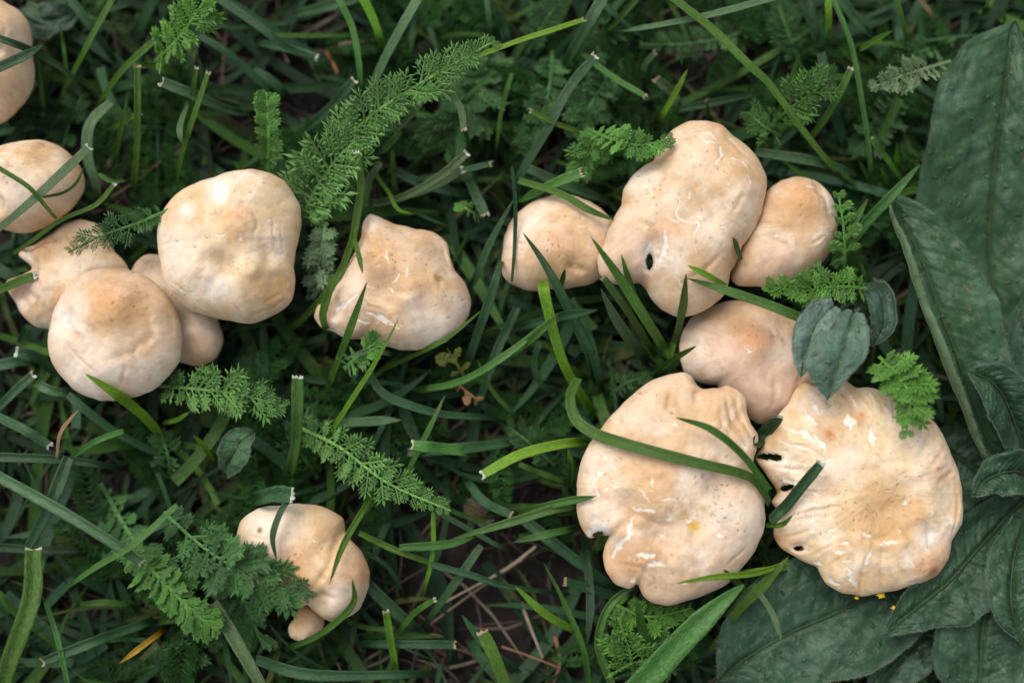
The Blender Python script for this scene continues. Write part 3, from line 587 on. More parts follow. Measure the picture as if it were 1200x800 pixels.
# --- upper left
B('dark teal blade crossing over the top left corner mushroom from the left edge', 't', 9, 'n', [(0, 45), (26, 55), (60, 72), (85, 90), (110, 112)], 26, 10, over=1.5)
B('short wide teal blade slanting up to the rim of the top left corner mushroom', 't', 13, 'p', [(50, 53), (28, 66), (0, 79)], 41, 40, over=2, base=False)
B('yellow green blade running down left from the top edge beside the corner mushroom', 'g', 8, 'n', [(132, 0), (110, 40), (88, 82), (62, 132)], 22, 6)
B('teal blade hanging down right from the top edge above the upright mown stem', 't', 12, 'n', [(84, 0), (112, 38), (141, 80)], 24, 10)
B('green blade with cut tip leaning up right, highest mown tip of the upper left patch', 'g', 9, 'c', [(181, 48), (143, 84), (110, 131)], 28, 8)
B('upright green stem blade with a white cut top above the round left edge mushroom', 'g', 9, 'c', [(161, 79), (161, 133), (160, 187), (155, 232)], 34, 6)
B('short olive blade whose cut end touches the upright mown stem', 'g', 7, 'c', [(163, 133), (140, 146), (114, 162)], 24, 8)
B('slender pointed blade standing just left of the upright mown stem', 'g', 7, 'p', [(150, 112), (140, 160), (131, 207)], 26, 6)
B('broad pale grey green blade bowing left between the round left mushroom and upright stem', 's', 14, 'n', [(130, 120), (106, 146), (103, 182), (112, 215), (120, 242)], 20, 12)
B('green blade with cut tip standing above the left shoulder of the big smooth mushroom', 'g', 8, 'c', [(244, 87), (229, 133), (214, 180), (206, 222)], 32, 6)
B('thin cut blade right beside its taller twin above the big smooth mushroom', 'g', 6, 'c', [(230, 81), (224, 120), (221, 160)], 30, 8)
B('short folded blade with pale tip hanging under the two mown twins', 's', 10, 'p', [(213, 168), (212, 148), (222, 120)], 26, 20, base=False)
B('wide teal blade with frayed cut left end left of the narrow upright fern leaf', 't', 14, 'c', [(191, 97), (226, 111), (262, 127), (300, 137)], 26, 8)
B('green blade curving down right from the tip of the upright mown stem', 'g', 10, 'n', [(156, 76), (186, 79), (218, 94)], 24, 10)
B('long dark teal blade slanting down right below the soft bright fern in the upper left', 't', 12, 'n', [(233, 43), (266, 63), (303, 95), (330, 118)], 18, 8)
B('teal blade with cut tip running down right from the top edge toward the dead straw', 't', 11, 'n', [(258, 0), (300, 29), (335, 55), (368, 68)], 20, 18, base=False)
B('thin green stem curving down over the round left edge mushroom', 'g', 6, 'n', [(0, 198), (33, 219), (52, 240), (66, 256)], 40, 38, over=1.2, base=False)
B('fine curved grass tip lying on the right side of the round left edge mushroom', 'g', 4, 'p', [(98, 196), (90, 214), (74, 226), (50, 231)], 30, 36, over=1, base=False)
B('wide grey teal blade lying diagonally over the round left edge mushroom', 's', 14, 'c', [(104, 174), (60, 216), (30, 243), (0, 268)], 36, 34, over=3.2, base=False)
B('thin long olive stem running below the round left edge mushroom to the torn mushroom', 'g', 6, 'c', [(133, 217), (112, 240), (71, 258), (38, 282), (12, 300)], 30, 20, over=1)
B('short curved green blade touching the foot of the upright mown stem', 'l', 6, 'n', [(115, 204), (132, 213), (156, 210)], 20, 14)
B('thin green blade standing right of the top left corner mushroom', 'g', 7, 'p', [(44, 68), (50, 114), (53, 158)], 20, 5)
B('faint narrow green blade between the corner mushroom and the upright mown stem', 'g', 5, 'p', [(70, 25), (76, 66), (82, 118)], 20, 5)
B('broad grey green blade lying across the very top left behind the corner mushroom', 't', 22, 'n', [(30, 8), (60, 22), (92, 14)], 8, 8)
B('wide dark blade arching along the top edge left of the bright blade pair', 't', 15, 'n', [(410, 0), (375, 10), (335, 20)], 14, 8)
# --- top middle left
B('light teal blade hanging from the top edge and ending beside the feathery leaf', 'l', 9, 'n', [(398, 0), (414, 36), (422, 86), (420, 124)], 26, 16)
B('vivid green blade dropping from the top edge left of the wide bluish blade', 'b', 12, 'n', [(427, 0), (440, 28), (452, 66)], 24, 16)
B('wide bluish blade running down left from the top edge behind the large feathery leaf', 's', 14, 'n', [(490, 0), (466, 42), (443, 88), (426, 136)], 26, 12)
B('thin horizontal green blade crossing the dead straw near the top', 'g', 6, 'n', [(318, 41), (360, 42), (438, 42)], 12, 8)
B('teal blade with white cut end pointing right over the dead straw', 't', 12, 'c', [(370, 68), (338, 58), (298, 50)], 16, 6)
B('teal blade lying below the cut blade left of the dead straw', 't', 13, 'n', [(296, 82), (320, 97), (340, 118)], 12, 6)
B('dark teal blade with cut tip rising toward the foot of the light teal blade', 't', 13, 'c', [(415, 95), (388, 126), (350, 160)], 22, 6)
B('bright yellow green blade running from upper right down to the large feathery leaf', 'b', 8, 'c', [(683, 24), (640, 38), (600, 51), (533, 77), (498, 94)], 36, 26, base=False)
B('curled pale green tube of grass hooking over beside the large feathery leaf', 's', 9, 'c', [(544, 151), (540, 127), (526, 109), (505, 107), (480, 138), (446, 172)], 34, 14, roll=.1)
B('grey green blade with white cut end right of the feathery leaf', 's', 12, 'c', [(546, 180), (515, 207), (474, 230), (426, 242)], 30, 10)
B('wide grey blade with jagged cut end below the slimmer cut one by the curled tube', 's', 12, 'c', [(541, 200), (515, 216), (470, 234)], 26, 10)
B('teal blade with ragged cut ending at far right of the horizontal bundle', 't', 9, 'c', [(574, 193), (530, 203), (470, 215)], 20, 10)
B('wide teal blade pointing down with a square cut end above the lone wavy mushroom', 't', 14, 'c', [(568, 251), (556, 225), (543, 196)], 22, 12)
B('teal blade running right beneath the cut bundle above the lone wavy mushroom', 't', 12, 'n', [(455, 198), (500, 217), (560, 232)], 12, 6)
B('short pointed blade beside the root of the curled grass tube', 'l', 11, 'p', [(472, 153), (458, 168), (443, 184)], 26, 14)
B('long thin blade curving down past the left side of the lone wavy mushroom', 'g', 10, 'c', [(417, 180), (423, 214), (418, 255), (410, 290), (392, 330), (356, 372), (312, 405)], 38, 6, over=1.5)
B('pale green blade joining the long curving blade above the lone wavy mushroom', 's', 9, 'n', [(446, 190), (428, 218), (412, 256)], 28, 20, over=1, base=False)
B('small bright green blade bent like a hook above the lone wavy mushroom', 'b', 6, 'p', [(484, 251), (466, 245), (455, 225), (438, 202)], 26, 14)
B('thin upright green blade rising behind the small hooked blade', 'g', 6, 'n', [(460, 176), (461, 205), (464, 236)], 20, 10)
B('dark green pointed leaf blade dropping from the top edge right of the wide bluish blade', 't', 15, 'p', [(578, 12), (588, 26), (596, 60)], 24, 12)
B('narrow blade beside it at the top edge above the bright yellow green blade', 't', 8, 'n', [(571, 0), (574, 30), (575, 52)], 20, 12)
B('thin green upright stem right of the dark fern in the top middle', 'g', 6, 'n', [(600, 86), (588, 130), (580, 190)], 22, 10)
# --- top middle right
B('wide bluish blade hanging down left from the top edge right of centre', 't', 16, 'n', [(706, 0), (684, 38), (656, 88)], 30, 16)
B('long bluish blade with cut top leading down left toward the small pale mushroom', 't', 13, 'c', [(697, 67), (667, 104), (640, 155), (611, 204), (602, 240)], 34, 10)
B('teal blade ending in a white cut tip left of the tall cracked mushroom top', 'l', 9, 'c', [(755, 113), (717, 90), (678, 60)], 28, 16)
B('narrow olive blade with white cut left tip reaching the bright fern', 'g', 7, 'c', [(623, 131), (660, 148), (704, 162)], 32, 20)
B('long pale blade sweeping to the top edge above the tall cracked mushroom', 's', 10, 'n', [(900, 0), (833, 18), (767, 31), (706, 41)], 30, 22)
B('long blade from the top edge bending down right past the slim oval mushroom', 'g', 12, 'n', [(790, 0), (833, 34), (876, 76), (903, 102), (940, 153), (973, 194), (1005, 230)], 36, 16)
B('short grey stub of blade in the dark hollow above the tall cracked mushroom', 's', 9, 'c', [(767, 63), (756, 78), (753, 102)], 20, 8)
B('light teal blade with wide cut end above the tall cracked mushroom', 's', 13, 'c', [(770, 93), (788, 110), (800, 136)], 24, 12)
B('small pointed green blade crossing over the light teal cut end', 'b', 8, 'p', [(806, 81), (790, 112), (767, 152)], 28, 14)
B('teal blade running left to right just above the tall cracked mushroom top', 't', 10, 'n', [(796, 128), (842, 119), (902, 106)], 18, 8)
B('tiny upright stub touching the top rim of the tall cracked mushroom', 'g', 9, 'c', [(828, 118), (829, 127), (830, 142)], 26, 10)
B('green blade with cut tip lying over the left end of the dark horizontal blade', 'l', 14, 'c', [(680, 203), (642, 219), (602, 240)], 34, 16)
B('dark teal blade slanting right behind the left shoulder of the tall cracked mushroom', 't', 13, 'n', [(617, 197), (668, 220), (722, 240)], 16, 8)
B('green blade lying across the top of the small pale mushroom', 'g', 10, 'p', [(720, 258), (690, 246), (656, 227), (608, 212)], 32, 26, over=1.2, base=False)
B('very thin upright blade along the left edge of the small pale mushroom', 't', 5, 'n', [(600, 196), (604, 240), (603, 290), (600, 330)], 38, 16, over=1)
B('thin green blade dropping from the top edge right of the wide bluish blade', 'g', 7, 'n', [(745, 0), (726, 22), (704, 44)], 20, 12)
# --- top right
B('wide teal blade from the top edge left of the pale long stem', 't', 17, 'n', [(944, 0), (952, 30), (963, 66)], 28, 18)
B('dark lower blade continuing down toward the slim oval mushroom', 'd', 14, 'n', [(962, 62), (976, 126), (996, 190)], 20, 8)
B('long narrow pale stem blade falling from the top edge right of the slim oval mushroom', 'l', 9, 'n', [(976, 0), (997, 54), (1010, 123), (1019, 186), (1017, 236)], 36, 16)
B('wide teal blade leaning right from the top edge beside the withered pale fern', 't', 14, 'n', [(985, 0), (1005, 25), (1027, 48)], 18, 10)
B('narrow bright blade at the top edge between two wide teal blades', 'b', 9, 'n', [(971, 0), (971, 27), (970, 56)], 26, 14)
B('small pointed dark green blade above the withered pale fern', 'g', 8, 'p', [(1046, 36), (1025, 48), (996, 66)], 28, 14)
B('green blade with white cut top leaning against the pale long stem', 'l', 10, 'c', [(997, 81), (973, 129), (934, 182)], 32, 8)
B('narrow olive blade rising left of the fine bright ferns', 'g', 8, 'p', [(937, 61), (922, 108), (898, 165)], 28, 8)
B('teal blade lying horizontally just above the slim oval mushroom', 't', 13, 'n', [(885, 178), (958, 190), (1010, 207)], 22, 14)
B('prominent green blade pointing up right between slim oval mushroom and broad leaves', 'l', 14, 'p', [(1078, 193), (1046, 228), (1012, 264), (976, 312)], 44, 26, base=False)
B('shorter green blade tucked beneath the prominent one beside the slim oval mushroom', 'l', 11, 'p', [(1017, 233), (997, 268), (977, 308)], 36, 26, base=False)
B('green blade with white cut tip left of the tallest broad leaf', 'g', 9, 'c', [(1021, 164), (1045, 195), (1066, 228)], 26, 8)
B('small upright blade beside the cut tip left of the tallest broad leaf', 'b', 8, 'p', [(1051, 168), (1051, 190), (1050, 214)], 28, 8)
B('tiny blade in front of the small upright blade near the tallest broad leaf', 'b', 8, 'p', [(1031, 197), (1038, 210), (1044, 224)], 26, 8)
B('thin blade from the top edge ending on the withered pale fern', 'g', 8, 'n', [(1050, 0), (1058, 30), (1063, 66)], 26, 12)
B('tan dry stalk at the top edge left of the tallest broad leaf', 'n', 6, 'n', [(1078, 0), (1090, 14), (1101, 28)], 20, 12, name='dry_stalk', cat='dry stalk')
B('dark green blade leaning right from the top edge near the tallest broad leaf', 'g', 9, 'n', [(1161, 0), (1153, 14), (1145, 30)], 26, 16)
B('short dark upright blade above the tip of the tallest broad leaf', 'g', 8, 'p', [(1174, 8), (1176, 20), (1179, 36)], 30, 20)
# --- left middle
B('short thick green blade touching the torn left edge of the torn mushroom', 'g', 11, 'c', [(40, 323), (20, 331), (-10, 345)], 30, 12, over=1)
B('dark green blade standing by the lower left side of the torn mushroom', 'd', 8, 'p', [(42, 369), (30, 388), (18, 408)], 20, 6)
B('vivid green pointed blade lying on the lower rim of the brown centred round mushroom', 'b', 15, 'p', [(100, 438), (138, 462), (172, 490), (196, 520)], 36, 8, over=2)
B('thick dark teal blade ending below the left side of the brown centred round mushroom', 't', 16, 'c', [(21, 412), (50, 422), (78, 452)], 26, 8)
B('pale swollen green grass joint left below the brown centred round mushroom', 's', 13, 'n', [(42, 448), (64, 458), (92, 459)], 22, 16)
B('teal blade slanting down right from under the brown centred round mushroom', 't', 12, 'n', [(80, 462), (112, 489), (150, 514), (218, 546)], 20, 6)
B('teal blade reaching in from the left edge below the torn mushroom', 't', 12, 'c', [(38, 440), (18, 458), (0, 476)], 22, 14)
B('wide teal blade at the left edge level with the torn mushroom base', 't', 14, 'n', [(0, 428), (26, 424), (48, 428)], 14, 6)
# --- around the lone wavy mushroom
B('dark green pointed blade standing over the left part of the lone wavy mushroom', 'g', 12, 'p', [(430, 331), (413, 380), (396, 425), (381, 466)], 46, 6, over=3)
B('bright thin pointed blade crossing the lower rim of the lone wavy mushroom', 'b', 8, 'p', [(467, 374), (440, 425), (407, 477), (385, 512), (358, 556)], 42, 5, over=3)
B('long blade following the lower right rim of the lone wavy mushroom', 'g', 8, 'p', [(567, 362), (525, 396), (480, 419), (442, 436)], 28, 10, over=1.2)
B('wide teal blade running diagonally between the lone wavy and small pale mushrooms', 't', 13, 'p', [(597, 270), (577, 342), (559, 395), (543, 444)], 40, 6)
B('teal blade left of the small pale mushroom reaching down to the wavy mushroom', 't', 11, 'p', [(603, 232), (577, 281), (558, 325), (548, 340)], 28, 10)
B('long teal blade curving right below the lone wavy mushroom', 't', 11, 'n', [(430, 433), (448, 460), (480, 475), (525, 486), (602, 490)], 20, 12)
B('green blade reaching up right below the lone wavy mushroom', 'l', 10, 'p', [(650, 368), (600, 411), (540, 447), (478, 459)], 30, 10)
B('light green rounded blade standing in the middle of the lower left ferns', 'l', 15, 'c', [(349, 443), (349, 480), (347, 518), (337, 570)], 36, 10)
B('tiny pointed blade tip resting on the upper left of the lone wavy mushroom', 'g', 7, 'p', [(425, 320), (421, 300), (416, 280)], 42, 38, over=2, base=False)
B('dark green blade strapped across the left lobe of the lone wavy mushroom', 'g', 10, 'n', [(392, 322), (383, 350), (378, 372), (386, 394)], 36, 20, over=1.4)
B('short curved blade on the lower rim of the lone wavy mushroom', 's', 7, 'p', [(403, 421), (431, 412), (466, 416)], 34, 28)
B('narrow blade slanting down right below the small yellow lobed leaf', 'l', 6, 'p', [(559, 421), (578, 459), (616, 500)], 24, 8)
B('wide dark blade diagonal left of the tall bright cut blade', 't', 12, 'n', [(606, 360), (580, 417), (555, 494)], 20, 6)
B('dark strip of blade standing below the big smooth mushroom', 'd', 12, 'n', [(309, 380), (311, 430), (316, 500)], 14, 4)
# --- centre tuft
B('tall bright green blade with white cut top standing centre between the clusters', 'b', 14, 'c', [(632, 300), (641, 357), (663, 432), (703, 496)], 46, 6)
B('long teal blade with fine point lying over the small pale mushroom', 't', 13, 'p', [(613, 273), (640, 314), (667, 366), (692, 420), (699, 452)], 42, 6, over=2, w2=15)
B('tallest thick blade of the tuft in front of the tall cracked mushroom', 'g', 14, 'p', [(693, 278), (729, 331), (761, 382), (785, 421)], 50, 12, w2=12, over=2.5)
B('lighter straight blade of the tuft left of the tallest thick one', 'l', 10, 'c', [(707, 326), (738, 369), (774, 427)], 42, 10)
B('pale greyish leftmost blade of the tuft below the tall cracked mushroom', 's', 10, 'p', [(704, 338), (726, 380), (764, 430)], 40, 10, w2=16)
B('short green blade of the tuft behind the tallest thick one', 'g', 9, 'p', [(728, 298), (741, 342), (762, 398)], 40, 14, over=1.5)
B('upright dark green pointed blade of the tuft against the tall cracked mushroom base', 'g', 12, 'p', [(804, 321), (798, 367), (785, 416)], 46, 10, over=1.5)
B('curved low blade of the tuft reaching right over the pinkish mushroom edge', 'g', 9, 'p', [(816, 405), (790, 420), (764, 442)], 36, 12, over=1.5)
B('teal blade lying over the top of the pinkish mushroom', 'l', 11, 'p', [(805, 326), (855, 342), (902, 358), (944, 375)], 40, 38, over=2, base=False, w2=12)
B('small bright blade above the teal blade at the foot of the tall cracked mushroom', 'b', 8, 'p', [(806, 311), (828, 322), (850, 335)], 44, 40, over=1.5, base=False)
B('short dark blade showing in the gap between tall cracked and slim oval mushrooms', 'g', 8, 'p', [(859, 278), (862, 288), (868, 305)], 44, 30, base=False, over=1)
B('teal pointed blade lying horizontally across the tall bright cut blade', 't', 13, 'p', [(700, 363), (656, 371), (598, 386)], 40, 14)
B('light green blade pointing up right across the tall bright cut blade', 'l', 10, 'p', [(655, 367), (626, 395), (594, 420)], 44, 16)
B('tiny upright dark blade on the lower rim of the small pale mushroom', 'g', 7, 'p', [(662, 315), (659, 328), (655, 345)], 40, 24, over=1.5)
B('thin green blade bending right at the foot of the tall bright cut blade', 'b', 8, 'p', [(637, 401), (660, 424), (690, 444)], 32, 10)
B('green loop of blade below the small pale mushroom left of the tall cut blade', 't', 8, 'n', [(633, 400), (626, 424), (634, 450), (662, 462)], 22, 10)
B('teal blade left of the tall bright cut blade with the widest cut end', 't', 14, 'n', [(668, 350), (690, 400), (700, 436), (706, 462)], 26, 6)
# --- over the lower right caps
B('long glossy blade arching right across the broad cracked mushroom', 'g', 14, 'n', [(677, 443), (668, 466), (674, 490), (695, 507), (735, 521), (810, 541), (868, 555), (888, 568), (901, 590)], 26, 30, over=2.6, base=False, roll=.15, w2=11)
B('slender dark pointed blade on the upper right of the broad cracked mushroom', 'g', 10, 'p', [(792, 489), (833, 503), (870, 533), (901, 574)], 46, 34, over=1.6, base=False)
B('bright green blade lying over the lower rim of the broad cracked mushroom', 'b', 9, 'p', [(793, 683), (840, 675), (885, 671), (924, 658)], 42, 24, over=1.6, base=False)
B('small dark blade crossing the bright one at the lower rim of the broad cracked mushroom', 'g', 9, 'p', [(848, 667), (860, 678), (874, 692)], 40, 26, over=1.5, base=False)
B('dark blue green blade lying on the frayed left edge of the largest mushroom', 't', 16, 'c', [(960, 543), (940, 567), (920, 592), (902, 610)], 42, 24, over=2.5)
B('small bright hooked blade at the frayed left edge of the largest mushroom', 'b', 7, 'p', [(929, 603), (916, 614), (898, 615)], 42, 28, over=2)
B('pale green blade passing under the lower left of the largest mushroom', 'b', 9, 'n', [(868, 672), (900, 668), (930, 664)], 24, 20)
B('dark pointed blade rising right below the two large cracked mushrooms', 'g', 14, 'p', [(924, 652), (896, 684), (868, 712), (842, 745)], 30, 12)
B('very wide bright green blade sweeping to the bottom edge below the broad cracked mushroom', 'l', 27, 'p', [(872, 684), (838, 712), (800, 748), (752, 800)], 34, 20, roll=.1, w2=34)
B('thin pale blade lying on the broad leaf below the largest mushroom', 's', 8, 'p', [(917, 754), (905, 718), (882, 684)], 30, 24, base=False)
B('broad dark leaf end filling the gap between the pinkish and broad cracked mushrooms', 't', 19, 'c', [(910, 488), (898, 502), (884, 520)], 36, 20, over=1)
# --- lower centre
B('wide bright green blade with square cut left end pointing at the broad cracked mushroom', 'b', 14, 'c', [(567, 556), (610, 533), (660, 520), (694, 518)], 34, 16)
B('thin green blade below the wide bright one left of the broad cracked mushroom', 'g', 8, 'n', [(608, 544), (640, 557), (676, 568)], 16, 8)
B('short upright green blade just left of the broad cracked mushroom', 'g', 10, 'p', [(665, 524), (669, 550), (667, 576)], 30, 14)
B('long pointed green blade aimed left from the rim of the broad cracked mushroom', 'l', 12, 'p', [(528, 632), (596, 612), (650, 596), (694, 589)], 26, 22)
B('green blade tip overlapping the left rim of the broad cracked mushroom', 'l', 11, 'p', [(698, 581), (662, 587), (600, 603)], 36, 20, over=1.5)
B('shorter pointed green blade beneath the long one left of the broad cracked mushroom', 'l', 10, 'p', [(601, 635), (640, 626), (682, 617)], 24, 16)
B('pointed green blade rising left from the bare soil and bending down', 'g', 9, 'p', [(637, 659), (661, 706), (684, 762), (690, 800)], 32, 14)
B('bright green blade crossing the bare soil toward lower right', 'b', 11, 'p', [(603, 686), (642, 721), (690, 746)], 28, 12)
B('thin teal blade stretching across the bare soil', 't', 9, 'n', [(505, 661), (552, 673), (594, 686), (672, 696)], 18, 10)
B('short teal blade with cut end above the bare soil', 't', 12, 'c', [(598, 603), (567, 587), (542, 556)], 20, 8)
B('wide dark teal blade slanting down right under the broad cracked mushroom', 't', 16, 'n', [(610, 605), (668, 650), (728, 694)], 10, 4)
B('narrow dark blade hanging down left of the broad cracked mushroom', 'd', 12, 'p', [(688, 757), (692, 700), (684, 625)], 22, 10)
B('teal blade with cut left end below the broad cracked mushroom', 't', 13, 'c', [(663, 682), (700, 693), (744, 704)], 22, 8)
B('curved green blade bending down from the lower rim of the broad cracked mushroom', 'l', 12, 'n', [(742, 684), (712, 712), (701, 755), (716, 800)], 24, 10)
B('dark pointed blade standing among the pale fern below the broad cracked mushroom', 'g', 12, 'p', [(746, 699), (752, 735), (768, 775)], 34, 14)
B('green leaf blade with pale split end on the bare soil at the bottom edge', 'g', 17, 'c', [(566, 741), (578, 765), (592, 800)], 26, 12)
B('dark blade left of the split one at the bottom edge', 't', 12, 'p', [(541, 720), (570, 756), (612, 790)], 18, 8)
B('teal blade running level above the bare soil right of the ferns', 't', 14, 'n', [(478, 530), (556, 524), (612, 516)], 16, 8)
B('dark teal blade slanting down left over the soil', 't', 11, 'n', [(564, 639), (532, 685), (496, 734)], 16, 6)
B('bright thin blade hanging from the lower fern tip', 'b', 6, 'n', [(508, 600), (507, 650), (493, 706)], 22, 10)
B('thin teal blade descending right from the lower fern tip', 't', 7, 'n', [(512, 600), (555, 623), (606, 652)], 14, 10)
# --- lower left
B('long bluish blade from the left edge ending in a cut tip on the dark fern', 's', 16, 'c', [(166, 657), (132, 634), (71, 597), (0, 558)], 34, 28)
B('light green blade with cut tip crossing the end of the long bluish blade', 'l', 9, 'n', [(208, 592), (157, 638), (112, 665), (74, 692)], 38, 24)
B('teal blade running level from the left edge below the brown centred mushroom', 't', 12, 'n', [(0, 535), (71, 538), (154, 549)], 26, 16)
B('folded teal blade bending down to the split green sheath', 't', 16, 'n', [(80, 536), (60, 588), (32, 644)], 30, 26, base=False)
B('thick bright green sheath with dried white top in the lower left corner', 'g', 23, 'c', [(39, 644), (37, 700), (16, 762), (4, 800)], 32, 16, w2=18)
B('crooked dry tan grass tip above the folded teal blade', 'n', 6, 'p', [(93, 479), (72, 506), (67, 536)], 32, 28, base=False, name='dry_grass_tip', cat='dry grass')
B('teal blade reaching in from the left edge above the level one', 't', 13, 'c', [(57, 522), (30, 505), (0, 490)], 22, 16)
B('narrow blade bending down left between the level blade and slanting blade', 'l', 8, 'n', [(145, 505), (110, 518), (78, 541)], 24, 14)
B('dark level blade from the left edge behind the green sheath', 'd', 12, 'n', [(0, 641), (60, 644), (122, 644)], 12, 6)
B('wide blade with cut left end low in the lower left corner', 't', 14, 'c', [(51, 774), (118, 748), (192, 722)], 26, 10)
B('wide teal blade descending to the bottom edge left of the low lobed mushroom', 's', 16, 'n', [(250, 706), (272, 744), (304, 800)], 28, 20)
B('thin green stem blade right of the green sheath at the bottom edge', 'l', 7, 'n', [(54, 705), (68, 750), (79, 800)], 24, 16)
B('orange yellow dying blade beneath the dark fern in the lower left', 'y', 8, 'p', [(140, 777), (166, 757), (196, 735)], 22, 10)
B('pale olive blade lying level right of the green sheath', 'g', 8, 'n', [(94, 708), (130, 706), (166, 711)], 14, 6)
B('small bright green blade left of the small round leaf', 'b', 8, 'p', [(226, 509), (240, 524), (252, 544)], 26, 12)
B('little curved green blade below the brown centred round mushroom', 'b', 7, 'p', [(223, 482), (208, 492), (190, 496)], 20, 10)
B('wide dark blade stub lying above the low lobed mushroom', 't', 21, 'c', [(342, 580), (322, 579), (298, 585)], 38, 28, over=1)
B('dark narrow blade draped down over the low lobed mushroom', 't', 9, 'p', [(324, 655), (320, 628), (330, 598), (344, 578)], 38, 36, over=1.5, base=False)
B('dark pointed blade lying over the right lobe of the low lobed mushroom', 'g', 9, 'p', [(386, 684), (402, 638), (431, 588), (444, 566)], 42, 10, over=2)
B('curved dark blade hooking around the lower right of the low lobed mushroom', 'g', 9, 'p', [(413, 678), (413, 708), (376, 742), (330, 762)], 40, 12, over=1.5)
B('wide teal blade descending right from the low lobed mushroom', 't', 16, 'n', [(425, 678), (460, 712), (500, 746)], 18, 6)
B('green blade slanting right across the soil beside the low lobed mushroom', 'g', 9, 'n', [(421, 624), (474, 648), (562, 677)], 22, 10)
B('thin dark curve of grass right of the low lobed mushroom', 'd', 6, 'n', [(416, 640), (455, 665), (478, 706)], 14, 8)
B('light green blade lying level above the bare soil', 'l', 11, 'n', [(468, 641), (526, 637), (566, 622)], 24, 12)
B('green blade with cut tip rising up right near the bottom centre', 'g', 8, 'c', [(509, 703), (486, 718), (462, 748)], 28, 10)
B('upright bright blade near the bottom centre right of the low lobed mushroom', 'b', 10, 'c', [(452, 717), (458, 750), (466, 792)], 26, 10)
B('teal blade lying level near the bottom centre', 't', 12, 'c', [(532, 755), (470, 754), (415, 753)], 18, 10)
B('light green blade with pale cut left end right of the lower fern', 'l', 16, 'c', [(484, 522), (520, 526), (562, 530)], 26, 14)
B('thin straight blade crossing below the small yellow lobed leaf down to the lower fern', 'l', 8, 'p', [(522, 462), (497, 515), (466, 576)], 24, 8)
B('grey green blade with rusty brown tip above the lower fern', 's', 14, 'p', [(470, 492), (432, 494), (390, 497)], 22, 12)
B('wide teal blade along the bottom edge left of centre', 't', 15, 'n', [(300, 772), (370, 790), (520, 788)], 14, 8)

# ---------------------------------------------------------------- feathery leaves
def leaflet_mesh(style, seed):
    rs = random.Random(seed); V = []; Fc = []
    def tri(*p):
        i = len(V); V.extend(p); Fc.append((i, i+1, i+2))
    def lobe(bx, by, ang, L, Wd, z0):
        dx, dy = math.sin(ang), math.cos(ang); nx, ny = dy, -dx
        b = (bx, by, z0); tip = (bx+dx*L, by+dy*L, z0+L*rs.uniform(-.15, .25))
        l = (bx+dx*L*.5-nx*Wd, by+dy*L*.5-ny*Wd, z0-.02+L*.05); r = (bx+dx*L*.5+nx*Wd, by+dy*L*.5+ny*Wd, z0-.02+L*.05)
        m = (bx+dx*L*.5, by+dy*L*.5, z0+L*.1+.03)
        for a_, c_ in ((b, l), (l, tip), (tip, r), (r, b)): tri(a_, c_, m)
    k, Wl, sp = {'fine': (4, .04, .85), 'dense': (5, .055, .85), 'soft': (4, .085, .7), 'lobed': (2, .2, .8)}[style]
    ws = {'fine': .035, 'dense': .045, 'soft': .09, 'lobed': .12}[style]
    n = 4
    for i in range(n):                                        # axis of the leaflet
        y0, y1 = i/n*.85, (i+1)/n*.85; w0, w1 = ws*(1-.5*i/n), ws*(1-.5*(i+1)/n); c0, c1 = .12*y0*y0, .12*y1*y1
        for s in (-1, 1):
            tri((0, y0, c0+.03), (s*w0, y0, c0), (s*w1, y1, c1)); tri((0, y0, c0+.03), (s*w1, y1, c1), (0, y1, c1+.03))
    for i in range(k):
        f = (i+.7)/(k+.3); y = .12+.68*f
        for s in (-1, 1):
            L = (.42 if style != 'lobed' else .5)*(1-.35*abs(f-.45)*1.4)*rs.uniform(.8, 1.15)
            lobe(0, y, s*rs.uniform(.55, .8)*sp*1.25, L, Wl*rs.uniform(.8, 1.2), .12*y*y)
            if style in ('fine', 'dense') and i < 3: lobe(s*L*.3, y+L*.22, s*.1, L*.6, Wl*.8, .12*y*y+.05); lobe(s*L*.35, y+L*.2, s*1.35, L*.45, Wl*.8, .12*y*y+.03)
    lobe(0, .76, rs.uniform(-.1, .1), .32, Wl*1.1, .08)
    me = bpy.data.meshes.new('leaflet'); me.from_pydata(V, [], Fc); me.materials.append(M_FROND); me.update()
    return me
LEAFLETS = {s: [leaflet_mesh(s, 100+i) for i in range(4)] for s in ('fine', 'dense', 'soft', 'lobed')}
FC = {'t': (.12, .275, .06), 'd': (.048, .14, .030), 'g': (.072, .20, .026), 'b': (.085, .235, .022), 's': (.16, .26, .125), 'k': (.030, .092, .016), 'y': (.20, .22, .03), 'r': (.24, .13, .045), 'n': (.145, .22, .095)}
